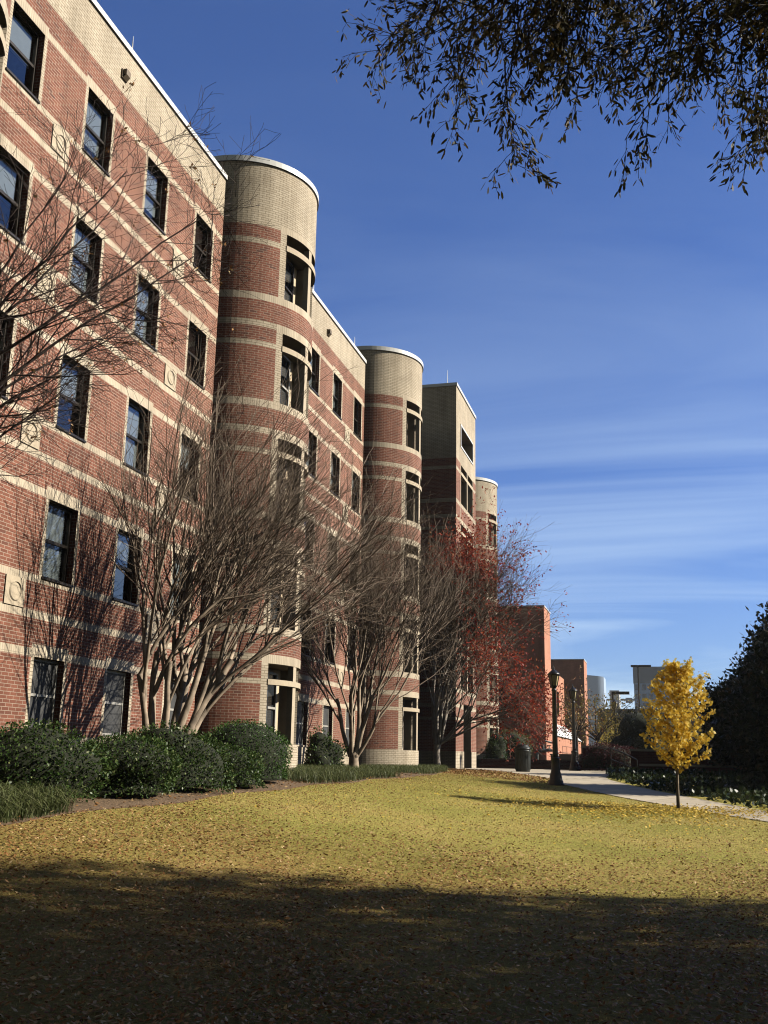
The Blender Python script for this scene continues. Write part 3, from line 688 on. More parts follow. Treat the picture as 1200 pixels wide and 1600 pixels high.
# ------------------------------------------------------------------ far town
def bg_block(name, label, x0, x1, y, dep, z1, mat, rows=None, cols=None, wmat=None, zb=0.0, wsz=(.55, .55), topband=0, curved=False):
    t = thing(name, label, 'building', ((x0 + x1) / 2, y, 0)); cx = (x0 + x1) / 2; hw = (x1 - x0) / 2
    m = MB()
    if curved:
        n = 14; ring = [(-hw + 2 * hw * i / n, -(1 - ((i / n - .5) * 2) ** 2) * hw * .35) for i in range(n + 1)]
        for (xa, ya), (xb, yb) in zip(ring[:-1], ring[1:]):
            za, zb_ = z1 - abs(xa + hw) * .10, z1 - abs(xb + hw) * .10
            m.quad([(xa, ya, zb), (xb, yb, zb), (xb, yb, zb_), (xa, ya, za)]); m.quad([(xa, ya, za), (xb, yb, zb_), (xb, dep, zb_), (xa, dep, za)])
        m.quad([(hw, 0, zb), (hw, dep, zb), (hw, dep, z1 - 2 * hw * .10), (hw, 0, z1 - 2 * hw * .10)]); m.quad([(-hw, dep, zb), (-hw, 0, zb), (-hw, 0, z1), (-hw, dep, z1)])
    else: m.box(-hw, hw, 0, dep, zb, z1)
    m.build('tower_walls', mat, t)
    if rows:
        h = (z1 - topband - rows[2]) / rows[0]; w = 2 * hw / cols
        wm = MB(); wm.box(-w * wsz[0] / 2, w * wsz[0] / 2, -.12, -.01, 0, h * wsz[1]); proto = None
        for r in range(rows[0]):
            for c in range(cols):
                if proto is None: o = proto = wm.build('window', wmat, t)
                else: o = proto.copy(); COL.objects.link(o)
                o.location = (-hw + w * (c + .5), 0, rows[2] + h * (r + .25))
    if topband:
        b = MB(); b.box(-hw - .2, hw + .2, -.25, dep + .2, z1 - topband, z1 + .4); b.build('upper_band', M_fardark, t)
    return t
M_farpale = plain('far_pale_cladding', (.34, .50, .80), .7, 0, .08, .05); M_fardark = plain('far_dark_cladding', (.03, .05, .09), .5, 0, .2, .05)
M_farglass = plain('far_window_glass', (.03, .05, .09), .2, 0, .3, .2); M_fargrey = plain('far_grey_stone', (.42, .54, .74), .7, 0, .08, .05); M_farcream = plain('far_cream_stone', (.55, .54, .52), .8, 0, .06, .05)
bg_block('apartment_tower', 'pale and dark grey apartment tower far behind the yellow tree', -11.9, 8.5, 420, 20, 37.9, M_farpale, (8, 0, 3.5), 8, M_farglass, wsz=(.62, .6), topband=6.0)
bg_block('office_tower', 'blue grey office tower with curved top beside the orange brick building', -44, -33.5, 600, 20, 49.5, M_fargrey, None, None, curved=True)
bg_block('stone_tower', 'slim pale stone tower right of the blue grey office tower', -32.6, -27.0, 640, 15, 43.5, M_farcream, (10, 0, 5), 3, M_farglass, wsz=(.45, .4))
bg_block('distant_block', 'small low dark block left of the apartment tower', -18.8, -12.3, 440, 16, 21.5, M_farpale, (4, 0, 5), 3, M_farglass, topband=2.5)
t = bg_block('parking_deck', 'wide grey concrete parking deck beyond the retaining wall', -7.5, 22, 120, 30, 7.4, M_conc_bg)
for (a, b, z0, z1) in ((-4.5, 3.2, 2.9, 4.4), (4.2, 12, 2.9, 4.4)):
    m = MB(); m.box(a - 7.25, b - 7.25, -.12, -.01, z0, z1); m.build('deck_opening', M_bronze, t)
def crane():
    t = thing('tower_crane', 'tiny construction crane jib on the skyline right of the stone tower', 'crane', (-33, 660, 0))
    m = MB(); m.box(-.6, .6, -.6, .6, 0, 40); m.build('mast', M_fardark, t); m = MB(); m.box(-8, 16, -.5, .5, 38.5, 39.6); m.build('jib', M_fardark, t); m = MB(); m.box(9, 13, -.8, .8, 37.2, 40.2); m.build('counterweight', M_fardark, t)
crane()
def car_park_light(name, label, x, y, h, two):
    t = thing(name, label, 'street lamp', (x, y, 1.4)); m = MB(); m.tube([(0, 0, 0), (0, 0, h)], [.11, .08], 8); m.build('pole', M_black, t)
    m = MB(); m.box(-.7 if two else 0, -.08, -.2, .2, h - .2, h) if two else None; m.box(.08, 1.3, -.2, .2, h - .22, h)
    m.build('lamp_head', M_black, t)
car_park_light('floodlight_pole', 'black pole with a flat square lamp head behind the farthest lantern', -4.05, 84, 5.6, False)
car_park_light('floodlight_pole', 'twin headed car park light standing before the apartment tower', -2.6, 108, 9.8, True)
car_park_light('floodlight_pole', 'shorter car park light low beside the olive tree', -3.6, 112, 5.2, False)

# ------------------------------------------------------------------ lamps, bin, pipes
def lamp(label, loc, h):
    t = thing('street_lamp', label, 'street lamp', loc, 'black lantern lamps along the path'); k = h / 3.75
    m = MB(); m.lathe([(.26, -.08), (.26, .05), (.235, .07), (.235, .12), (.21, .16), (.185, .30), (.15, .42), (.125, .60), (.12, .78), (.135, .80), (.135, .84), (.10, .87)], n=20); o = m.build('base', M_black, t, True); o.scale = (k, k, k)
    m = MB(); m.lathe([(.095, .87), (.085, 1.0), (.065, 2.92), (.085, 2.94), (.085, 2.98), (.055, 3.0), (.06, 3.04)], n=14); o = m.build('pole', M_black, t, True); o.scale = (k, k, k)
    n = 6; lo, hi, z0, z1 = .105, .175, 3.10, 3.45
    def hexa(r, z): return [(r * math.cos(2 * math.pi * i / n + .2), r * math.sin(2 * math.pi * i / n + .2), z) for i in range(n)]
    f = MB(); f.lathe([(.055, 3.02), (.09, 3.06), (.115, 3.10), (.10, 3.11)], n=12)
    A, B = hexa(lo, z0), hexa(hi, z1)
    for a, b in zip(A, B): f.tube([a, b], [.013, .013], 5)
    for ring in (A, B):
        for i in range(n): f.tube([ring[i], ring[(i + 1) % n]], [.013, .013], 5)
    o = f.build('lantern_frame', M_black, t); o.scale = (k, k, k)
    g = MB(); a, b = hexa(lo - .012, z0), hexa(hi - .012, z1)
    for i in range(n): g.quad([a[i], a[(i + 1) % n], b[(i + 1) % n], b[i]])
    o = g.build('lantern_glass', M_lampglass, t); o.scale = (k, k, k)
    r = MB(); r.lathe([(.20, 3.45), (.205, 3.475), (.15, 3.53), (.06, 3.61), (.03, 3.63), (.02, 3.66), (.028, 3.68), (.012, 3.70), (.003, 3.78)], n=12); o = r.build('lantern_roof', M_black, t, True); o.scale = (k, k, k)
lamp('tall black lantern lamp at the lawn corner nearest the camera', (-3.44, 33.5, fz(-3.44, 33.5)), 3.72)
lamp('second black lantern lamp standing on the terrace past the brick steps', (-4.30, 50.6, fz(-4.3, 50.6)), 4.05)
lamp('farthest black lantern lamp behind the purple shrub and low walls', (-3.5, 75, 1.63), 4.35)
def bin_():
    x, y = -5.75, 43.1; t = thing('trash_can', 'dark round litter bin at the edge of the lawn and plaza', 'bin', (x, y, fz(x, y) + .02))
    m = MB(); m.lathe([(.27, 0), (.29, .02), (.29, .06), (.305, .08), (.315, .5), (.32, .80), (.335, .82), (.335, .86), (.30, .87)], n=28); m.build('body', M_can, t, True)
    for k in range(20):
        pass
    l = MB(); l.lathe([(.30, .87), (.335, .885), (.335, .93), (.29, .98), (.25, 1.0), (.245, 1.03), (.19, 1.07), (.08, 1.095), (.02, 1.10)], n=28); l.build('lid', M_can, t, True)
    r = MB()
    for k in range(24):
        w = 2 * math.pi * k / 24; r.tube([(.306 * math.cos(w), .306 * math.sin(w), .09), (.318 * math.cos(w), .318 * math.sin(w), .79)], [.012, .012], 5)
    r.build('ribs', M_can, t)
    f = MB(); f.box(.10, .40, -.14, .14, .90, .93); f.build('lid_flap', M_can, t)
bin_()
def pipes():
    t = thing('backflow_valve', 'pale painted pipework with valves standing on the terrace behind the bin', 'pipework', (-6.35, 57.5, 1.63))
    m = MB(); m.tube([(-.55, 0, 0), (-.55, 0, .45), (-.5, 0, .52), (.5, 0, .52), (.55, 0, .45), (.55, 0, 0)], [.075] * 6, 10); m.build('main_pipe', M_pipe, t, True)
    m = MB(); m.tube([(-.2, 0, .52), (-.2, 0, .98), (-.12, 0, 1.02), (.3, 0, .92), (.36, 0, .85), (.36, 0, .5)], [.05] * 6, 8); m.build('bypass_pipe', M_pipe, t, True)
    for x in (-.36, 0.12, .42):
        m = MB(); m.tube([(x, 0, .5), (x, 0, .78)], [.03, .03], 6); m.tube([(x - .12, 0, .78), (x + .12, 0, .78)], [.02, .02], 6); m.lathe([(.11, .44), (.13, .5), (.13, .56), (.11, .62)], x, 0, 12); m.build('valve', M_pipe, t)
pipes()

# ------------------------------------------------------------------ branching
def rvec():
    v = rng.normal(0, 1, 3); return Vector(v / np.linalg.norm(v))
def deviate(d, ang):
    a = d.cross(rvec())
    while a.length < .05: a = d.cross(rvec())
    return (Matrix.Rotation(ang, 3, a.normalized()) @ d).normalized()
def branch(p, d, L, r, lev, S, TB, WB, tips):
    P = S[lev]; n = P['seg']; pts = [p.copy()]; dirs = [d.copy()]
    for i in range(n):
        d = (d + rvec() * P['wob'] + Vector((0, 0, P['up'])) + P.get('bias', Vector())).normalized()
        p = p + d * (L / n); pts.append(p.copy()); dirs.append(d.copy())
    r1 = max(r * P['tap'], .0028); rad = [(r + (r1 - r) * i / n) * (float(rng.uniform(.88, 1.14)) if P.get('trunk') else 1) for i in range(n + 1)]
    (TB if P.get('trunk') else WB).tube(pts, rad, P['sides'], 0, False)
    if lev + 1 >= len(S):
        tips.append((pts[-1], dirs[-1])); 
        if n > 1: tips.append((pts[n // 2], dirs[n // 2]))
        return
    Q = S[lev + 1]; k = Q['n'] + int(rng.integers(-1, 2)) * (Q['n'] > 3)
    for j in range(k):
        t = Q['t0'] + (1 - Q['t0']) * ((j + rng.uniform(.2, .95)) / k); t = min(t, .999); x = t * n; i = int(x); f = x - i
        q = pts[i].lerp(pts[i + 1], f); rr = rad[i] + (rad[i + 1] - rad[i]) * f
        dd = deviate(dirs[i + 1], R_(rng.normal(Q['ang'], Q['ang'] * .25)))
        branch(q, dd, Q['L'] * rng.uniform(.65, 1.2) * (1.12 - .35 * t), min(rr * .8, Q['r'] * rng.uniform(.8, 1.2)), lev + 1, S, TB, WB, tips)
def crape(name, label, base, stems, S, cat='tree', group=None, mats=(M_bark_crape, M_twig), low=None):
    t = thing(name, label, cat, base, group); TB, WB, tips, lowtips = MB(), MB(), [], []
    for n_, (az, tilt, L, r) in enumerate(stems):
        a = R_(az); tl = R_(tilt); d = Vector((math.sin(tl) * math.cos(a), math.sin(tl) * math.sin(a), math.cos(tl)))
        isl = low is not None and n_ >= low[0]
        branch(Vector((.10 * math.cos(a), .10 * math.sin(a), -.12)), d, L, r, 0, low[1] if isl else S, TB, WB, lowtips if isl else tips)
    TB.build('trunk', mats[0], t, True); WB.build('twigs', mats[1], t)
    return t, (tips, lowtips) if low else tips
def spec(L, r, n, ang, t0, seg, wob, up, tap, sides, trunk=False, bias=(0, 0, 0)):
    return dict(L=L, r=r, n=n, ang=ang, t0=t0, seg=seg, wob=wob, up=up, tap=tap, sides=sides, trunk=trunk, bias=Vector(bias))
def seed(n):
    global rng; rng = np.random.default_rng(n)

seed(3)
b1 = (-9.35, 18.35, fz(-9.35, 18.35))
S1 = [spec(2.4, .085, 1, 0, 0, 6, .11, .03, .62, 8, True, (.015, .015, 0)), spec(4.7, .040, 3, 21, .62, 9, .11, .05, .40, 6, True, (.030, .036, 0)),
      spec(3.3, .018, 6, 25, .2, 7, .10, .05, .38, 4, False, (.022, .026, 0)), spec(1.6, .0085, 6, 29, .12, 4, .12, .04, .5, 3), spec(.66, .0046, 4, 32, .15, 2, .12, .05, .7, 3)]
crape('crape_myrtle', 'large bare crape myrtle with many tan stems rising behind the hedge', b1,
      [(240, 11, 2.3, .085), (250, 6, 2.7, .09), (300, 10, 2.5, .085), (20, 7, 2.8, .095), (60, 10, 2.8, .10), (70, 17, 2.9, .10), (95, 14, 2.6, .085), (65, 33, 2.4, .085), (60, 24, 2.6, .085), (140, 6, 2.6, .08)], S1)
seed(5)
b2 = (-9.74, 32.4, fz(-9.74, 32.4))
S2 = [spec(1.9, .075, 1, 0, 0, 6, .13, .10, .62, 8, True, (.02, .0, 0)), spec(4.6, .040, 3, 23, .5, 8, .10, .09, .42, 6, True),
      spec(3.6, .018, 7, 27, .2, 6, .11, .07, .4, 4), spec(1.7, .0095, 7, 32, .12, 4, .12, .04, .5, 3), spec(.72, .006, 4, 34, .15, 2, .12, .05, .7, 3)]
t2, _ = crape('crape_myrtle', 'bare crape myrtle forking from one thick short trunk before the second round tower', b2,
      [(180, 22, 1.9, .08), (250, 17, 2.0, .075), (330, 9, 2.2, .085), (30, 15, 2.0, .085), (70, 20, 2.2, .08), (350, 46, 1.6, .07), (120, 20, 2.0, .07)], S2)
m = MB(); m.tube([(0, 0, -.15), (.01, 0, .12), (.0, 0, .42), (.02, .0, .66)], [.24, .18, .155, .17], 12); m.build('trunk', M_bark_crape, t2, True)
for o in t2.children:
    if o.name.startswith('twigs') or (o.name.startswith('trunk') and len(o.data.vertices) > 400): o.location = (0, 0, .62)
seed(9)
b3 = (-9.75, 45.0, fz(-9.75, 45.0))
S3 = [spec(2.7, .08, 1, 0, 0, 6, .09, .10, .62, 8, True), spec(5.4, .044, 3, 22, .5, 8, .10, .08, .42, 6, True, (.005, .0, 0)),
      spec(4.0, .020, 7, 27, .2, 6, .11, .05, .4, 4, False, (.015, 0, 0)), spec(1.9, .011, 8, 34, .12, 4, .12, .03, .5, 3), spec(.8, .008, 5, 36, .15, 2, .12, .04, .7, 3)]
S3b = [spec(2.2, .06, 1, 0, 0, 6, .09, .02, .62, 8, True), spec(3.6, .034, 3, 28, .3, 8, .10, .0, .42, 6, True, (.02, .0, 0)),
      spec(2.3, .016, 7, 34, .15, 6, .12, -.01, .4, 4), spec(1.2, .009, 7, 38, .12, 4, .12, -.02, .5, 3), spec(.6, .007, 4, 40, .15, 2, .12, 0, .7, 3)]
t3, tips3 = crape('crape_myrtle', 'pale trunked crape myrtle holding red autumn leaves beside the stair block', b3,
      [(160, 9, 2.0, .085), (230, 11, 2.1, .08), (300, 9, 2.3, .085), (20, 13, 2.1, .09), (350, 20, 2.3, .085), (90, 16, 2.1, .07), (355, 48, 2.2, .065), (15, 60, 2.2, .06), (335, 56, 2.0, .055)], S3, low=(6, S3b), mats=(plain('pale_smooth_bark', (.42, .36, .29), .75, 0, .35, 5), M_twig))
m = MB(); m.tube([(0, 0, -.15), (.01, 0, .15), (.0, 0, .8), (.05, .0, 1.35)], [.21, .165, .14, .16], 12); m.build('trunk', bpy.data.materials['pale_smooth_bark'], t3, True)
for o in t3.children:
    if o.name.startswith('twigs') or (o.name.startswith('trunk') and len(o.data.vertices) > 400): o.location = (.03, 0, 1.2)
tips3, low3 = tips3; off3 = np.array([.03, 0, 1.2])
TP = np.array([tuple(p) for p, d in tips3]) + off3; TD = np.array([tuple(d) for p, d in tips3])
rr_ = rng.random(len(TP))
keep = ((TP[:, 2] > 8.4) & (TP[:, 2] < 12.8) & (TP[:, 0] < 2.6) & (TP[:, 0] > -.2) & (TP[:, 1] < 1.2) & (rr_ < .8)) | ((TP[:, 0] > 1.2) & (rr_ < .12))
LP_ = np.array([tuple(p) for p, d in low3]) + off3; LD_ = np.array([tuple(d) for p, d in low3]); kl = (LP_[:, 0] > 1.6) & (rng.random(len(LP_)) < .42)
TP = np.concatenate([TP[keep], LP_[kl]]); TD = np.concatenate([TD[keep], LD_[kl]]); rep = 4
LP = np.repeat(TP, rep, 0) + rng.normal(0, .09, (len(TP) * rep, 3))
leaves('leaves', LP, np.repeat(TD, rep, 0) + np.array([0, 0, -.3]), .125, .065, M_redleaf, T_OVAL, t3, .7)

# bare tree just outside the left of the frame, its limbs reaching in
seed(21)
def left_tree():
    base = (-9.1, 9.9, fz(-9.1, 9.9)); o = Vector(base)
    t = thing('bare_tree', 'dark leafless tree reaching thin branches across the upper left of the brick wall', 'tree', base); TB, WB, tips = MB(), MB(), []
    TB.tube([(0, 0, -.2), (.05, 0, 1.5), (.0, .1, 3.2), (.05, .1, 4.6)], [.17, .14, .12, .09], 10)
    S = [None, spec(1.5, .010, 7, 38, .2, 7, .13, .03, .35, 4), spec(.75, .0055, 6, 42, .2, 5, .17, .02, .5, 3), spec(.34, .0036, 4, 44, .2, 3, .18, .03, .7, 3)]
    for tgt, z0 in (((-8.0, 11.6, 6.2), 3.5), ((-6.9, 11.7, 7.3), 3.9), ((-6.0, 11.8, 8.3), 4.2), ((-5.9, 11.6, 8.7), 4.5), ((-6.7, 11.0, 9.2), 4.6), ((-7.0, 11.4, 9.0), 4.6), ((-7.7, 11.2, 9.4), 4.6), ((-7.6, 12.4, 7.6), 4.3), ((-10, 8, 9), 4.4), ((-8.5, 7.5, 8), 4.2), ((-9.4, 9.5, 10.5), 4.6)):
        a = Vector((.03, .06, z0)); b = Vector(tgt) - o; n = 9; pts = []; c = a.lerp(b, .45) + Vector((0, 0, .5 + .1 * (b - a).length)) * 1.0 - Vector((0, 0, .9))
        for i in range(n + 1):
            u = i / n; p = a * (1 - u) ** 2 + c * 2 * u * (1 - u) + b * u * u; pts.append(p + rvec() * .045)
        rad = [.027 * (1 - .85 * i / n) + .004 for i in range(n + 1)]; TB.tube(pts, rad, 6, 0, False)
        for j in range(13):
            u = .28 + .7 * (j + rng.random()) / 11; i = min(int(u * n), n - 1); q = pts[i].lerp(pts[i + 1], u * n - i); d = (pts[i + 1] - pts[i]).normalized()
            Q = S[1]; branch(q, deviate(d, R_(rng.normal(36, 10))), Q['L'] * rng.uniform(.5, 1.1) * (1.2 - .5 * u), min(rad[i] * .6, .013), 1, S, TB, WB, tips)
        tips.append((pts[-1], (pts[-1] - pts[-2]).normalized()))
    TB.build('trunk', M_dkbark, t, True); WB.build('twigs', M_dkbark, t)
    P = np.array([tuple(p) for p, d in tips]); D = np.array([tuple(d) for p, d in tips]); k = rng.random(len(P)) < .03
    P, D = np.repeat(P[k], 4, 0), np.repeat(D[k], 4, 0)
    leaves('dead_leaves', P + rng.normal(0, .02, P.shape), D, .05, .03, M_litter, T_OVAL, t, .8)
left_tree()

# ------------------------------------------------------------------ oaks on the right (one hangs into the picture)
def crown_points(n, c, r, lump=.28, shell=.45, k=40):
    u = unit(rng.normal(0, 1, (n, 3))); ld = unit(rng.normal(0, 1, (k, 3))); la = rng.uniform(-lump, lump, k)
    s = 1 + (np.maximum(0, (u @ ld.T) - .80) / .20 * la).sum(1)
    rad = rng.uniform(shell ** 3, 1, n) ** (1 / 3) * s
    return np.array(c) + u * np.array(r) * rad[:, None], u
def oak(label, base, h0, crown_c, crown_r, nclust, limbs, extra=None, leaf=(.10, .022), per=9):
    t = thing('willow_oak', label, 'tree', base, None); o = Vector(base); TB = MB()
    TB.tube([(0, 0, -.4), (0, 0, .3), (.05, 0, h0 * .5), (.1, .05, h0), (.1, .1, h0 + 4)], [.48, .38, .33, .28, .12], 14)
    C = Vector(crown_c) - o
    for i in range(limbs):
        w = 2 * math.pi * (i + .5 * rng.random()) / limbs; e = C + Vector((crown_r[0] * .8 * math.cos(w), crown_r[1] * .8 * math.sin(w), crown_r[2] * rng.uniform(-.5, .6)))
        a = Vector((.08, .04, h0 + rng.uniform(-.6, 2.5))); c = a.lerp(e, .5) + Vector((0, 0, .8)); pts = [a * (1 - u) ** 2 + c * 2 * u * (1 - u) + e * u * u + rvec() * .06 for u in np.linspace(0, 1, 9)]
        TB.tube(pts, [.13 * (1 - .85 * u) + .008 for u in np.linspace(0, 1, 9)], 7, 0, False)
    WB = MB()
    if extra:
        ep, ed = extra(TB, WB, o)
    TB.build('trunk', M_bark, t, True)
    P, U = crown_points(nclust, C, crown_r)
    P = np.repeat(P, per, 0) + rng.normal(0, .16, (nclust * per, 3)); D = unit(np.repeat(U, per, 0) * .5 + np.array([0, 0, -.5]))
    big = 2.4
    leaves('crown', P, D, leaf[0] * big, leaf[1] * big * 1.8, M_oakleaf, T_OVAL, t, .7)
    if extra:
        WB.build('twigs', M_bark, t)
        leaves('leaves', ep, ed, leaf[0], leaf[1], M_oakleaf, T_LANCE, t, .42)
    return t
def overhang(TB, WB, o):
    tips = []; S = [None, spec(1.05, .012, 9, 42, .15, 6, .10, -.02, .4, 4), spec(.55, .006, 5, 44, .2, 4, .12, -.07, .5, 3), spec(.26, .0035, 5, 42, .15, 3, .12, -.16, .7, 3)]
    limbs = [((5.8, 3.6, 6.6), (.95, 9.6, 8.6), .05), ((5.8, 3.6, 7.0), (.35, 9.6, 8.9), .05), ((5.8, 3.6, 7.6), (-.9, 9.5, 9.2), .05), ((5.8, 3.6, 8.0), (-1.9, 9.4, 9.2), .045),
             ((5.8, 3.6, 7.2), (-.25, 9.9, 9.2), .045), ((5.8, 3.6, 8.2), (-1.3, 9.1, 8.95), .04), ((5.8, 3.6, 6.2), (1.1, 9.9, 8.35), .045), ((5.8, 3.6, 6.8), (.55, 9.3, 8.4), .045),
             ((5.8, 3.6, 6.4), (.25, 9.6, 8.3), .04), ((5.8, 3.6, 8.4), (-2.2, 9.8, 9.7), .04), ((5.8, 3.6, 8.5), (-.3, 9.0, 9.6), .04), ((5.8, 3.6, 8.3), (-1.5, 9.9, 9.9), .04), ((5.8, 3.6, 8.0), (-1.7, 9.0, 9.3), .04), ((5.8, 3.6, 8.0), (-.5, 9.3, 9.3), .04), ((5.8, 3.6, 8.1), (-2.45, 9.5, 9.45), .045), ((5.8, 3.6, 7.8), (-2.05, 9.6, 9.1), .04), ((5.8, 3.6, 7.4), (-1.5, 9.7, 8.9), .04), ((5.8, 3.6, 7.2), (-.1, 9.6, 8.5), .04)]
    for a, b, r in limbs:
        a, b = Vector(a) - o, Vector(b) - o + Vector((.06, 0, .16)); n = 12; c = a.lerp(b, .5) + Vector((0, 0, .7)); pts = [a * (1 - u) ** 2 + c * 2 * u * (1 - u) + b * u * u + rvec() * .05 for u in np.linspace(0, 1, n + 1)]
        rad = [r * (1 - .8 * i / n) for i in range(n + 1)]; TB.tube(pts, rad, 6, 0, False)
        for j in range(5):
            u = .70 + .30 * (j + rng.random()) / 5; i = min(int(u * n), n - 1); q = pts[i].lerp(pts[i + 1], u * n - i); d = (pts[i + 1] - pts[i]).normalized()
            branch(q, (deviate(d, R_(rng.normal(45, 12))) + Vector((0, 0, -.25))).normalized(), S[1]['L'] * rng.uniform(.6, 1.1), .011, 1, S, TB, WB, tips)
        for j in range(4):
            u = .30 + .36 * (j + rng.random()) / 4; i = min(int(u * n), n - 1); q = pts[i].lerp(pts[i + 1], u * n - i); d = (pts[i + 1] - pts[i]).normalized()
            if (q + o).x > 2.0: branch(q, (deviate(d, R_(rng.normal(55, 12))) + Vector((.1, -.1, -.1))).normalized(), S[1]['L'] * rng.uniform(.7, 1.1), .011, 1, S, TB, WB, tips)
    P = np.array([tuple(p) for p, d in tips]); D = np.array([tuple(d) for p, d in tips])
    k = 3; P = np.repeat(P, k, 0) + rng.normal(0, .02, (len(P) * k, 3)); D = unit(np.repeat(D, k, 0) * .8 + np.array([0, 0, -.45]) + rng.normal(0, .45, (len(P), 3)))
    return P, D
seed(31)
oak('overhanging willow oak whose dark narrow leaves hang into the upper right sky', (6.6, 2.6, fz(6.6, 2.6)), 4.6, (7.2, 1.9, 10.2), (5.6, 5.4, 5.2), 6500, 12, overhang)
seed(32)
oak('second willow oak out on the right casting shade across the lawn', (15.5, 8.8, fz(15.5, 8.8)), 3.2, (15.5, 9.0, 9.4), (7.4, 7.0, 6.2), 9600, 14)
seed(33)
oak('third willow oak standing farther right and behind the second', (24.5, 6.5, fz(24.5, 6.5)), 3.2, (24.5, 6.5, 10), (7, 7.6, 6.6), 9000, 12)

# ------------------------------------------------------------------ small yellow ginkgo
seed(41)
def ginkgo():
    base = (.17, 25.75, fz(.17, 25.75)); t = thing('ginkgo_tree', 'small bright yellow ginkgo tree beside the path', 'tree', base); TB = MB(); pts0 = [(0, 0, -.1), (.0, 0, .5), (.02, 0, 1.1), (.05, .02, 1.7), (.08, 0, 2.4), (.1, 0, 3.0), (.11, 0, 3.35)]
    TB.tube(pts0, [.05, .036, .032, .028, .02, .011, .004], 9); P = []; D = []
    for j in range(58):
        z = 1.22 + 2.16 * (j / 58) ** .95; w = j * 2.4 + rng.uniform(-.4, .4); pr = np.interp(z, [1.1, 1.4, 1.85, 2.5, 2.95, 3.35], [.62, .92, 1.02, .90, .66, .32])
        L = pr * rng.uniform(.75, 1.2) * (1.18 if math.cos(w) > 0 else .95); d = Vector((math.cos(w), math.sin(w), .55)).normalized(); x0 = np.interp(z, [0, 1.1, 2.4, 3.35], [0, .02, .08, .11]); p = Vector((x0, 0, z - .42 * pr)); q = [p]
        for i in range(5): d = (d + Vector((0, 0, .06)) + rvec() * .12).normalized(); p = p + d * (L / 5); q.append(p)
        TB.tube(q, [.011, .009, .007, .006, .004, .003], 4, 0, False)
        for i in range(5):
            nshoot = 3 if i else 2
            for s in range(nshoot):
                c = q[i].lerp(q[i + 1], rng.random())
                for l in range(6): P.append(tuple(c + rvec() * .10 * rng.random())); D.append(tuple((rvec() + Vector((0, 0, .15))).normalized()))
    TB.build('trunk', M_bark_gk, t, True); P = np.array(P); D = np.array(D)
    leaves('crown', P, D, .075, .085, M_ginkgo, T_FAN, t, .2, N_up=np.array([.42, -.50, .22]))
ginkgo()

# ------------------------------------------------------------------ shrubs, hedge, ground cover
def shrub(name, label, c, r, n, mat, leaf, cat='shrub', group=None, flat=False, lump=.22, corek=.86):
    base = (c[0], c[1], fz(c[0], c[1]) if c[2] is None else c[2]); t = thing(name, label, cat, base, group); zc = r[2] * .92
    k = 34; ld = unit(rng.normal(0, 1, (k, 3))); la = rng.uniform(-lump * .5, lump, k)
    def shape(u):
        s = 1 + (np.maximum(0, (u @ ld.T) - .78) / .22 * la).sum(1); q = np.array(r) * np.ones_like(u); p = u * q * s[:, None]
        lowr = u[:, 2] < 0; hz_ = np.sqrt(np.maximum(1e-4, 1 - u[:, 2] ** 2)); f = np.where(lowr, (1 - .12 * np.abs(u[:, 2])) / np.maximum(hz_, .35), 1.0); p[:, :2] *= f[:, None]; p[:, 2] = np.maximum(p[:, 2], -zc + .02); return p
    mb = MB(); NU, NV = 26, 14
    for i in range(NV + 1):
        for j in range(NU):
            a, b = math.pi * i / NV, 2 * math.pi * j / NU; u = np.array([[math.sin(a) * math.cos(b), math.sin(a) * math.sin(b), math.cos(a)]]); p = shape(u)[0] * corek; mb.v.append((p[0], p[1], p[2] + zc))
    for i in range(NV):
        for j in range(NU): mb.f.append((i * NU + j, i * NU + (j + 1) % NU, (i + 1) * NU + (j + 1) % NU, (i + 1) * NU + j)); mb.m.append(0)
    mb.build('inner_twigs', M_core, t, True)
    u = unit(rng.normal(0, 1, (n, 3))); u = u[u[:, 2] > -.75]; P = shape(u) * rng.uniform(.84, 1.03, (len(u), 1)) + np.array([0, 0, zc]); P[:, 2] = np.maximum(P[:, 2], .0)
    leaves('foliage', P, u * .8 + np.array([0, 0, .25]), leaf[0], leaf[1], mat, T_OVAL, t, .75)
    return t
seed(51)
H = 'clipped evergreen shrubs in the hedge'
shrub('hedge_shrub', 'leftmost wide dark evergreen shrub with a twiggy loose front', (-9.25, 13.6, None), (1.15, .98, .57), 9000, M_hedge, (.05, .03), group=H, lump=.35)
shrub('hedge_shrub', 'dark evergreen shrub second from the left end of the hedge', (-8.75, 15.75, None), (.98, .86, .48), 9000, M_hedge, (.05, .03), group=H, lump=.3)
shrub('hedge_shrub', 'dark evergreen shrub in front of the crape myrtle stems', (-9.0, 17.75, None), (1.0, .86, .55), 9000, M_hedge, (.05, .03), group=H, lump=.25)
shrub('hedge_shrub', 'smaller evergreen shrub squeezed against the round clipped ball', (-8.7, 19.5, None), (.85, .78, .42), 8000, M_hedge, (.05, .03), group=H, lump=.25)
shrub('hedge_shrub', 'tallest round clipped evergreen ball at the right end of the hedge', (-9.0, 21.5, None), (1.02, 1.05, .66), 12000, leafmat('bright_hedge_leaf', [(0, (.03, .075, .014)), (.6, (.065, .14, .026)), (1, (.13, .22, .06))], .2, .4), (.042, .026), group=H, lump=.08, corek=.92)
shrub('small_shrub', 'small leafy evergreen shrub at the cream wall base left of the thick trunk', (-10.3, 30.9, None), (.5, .55, .48), 1800, M_hedge, (.09, .045), lump=.4)
shrub('small_shrub', 'tiny shrub in the corner between stair block and last tower', (-9.0, 56.3, 1.6), (.5, .5, .6), 900, M_hedge, (.10, .05), lump=.35)
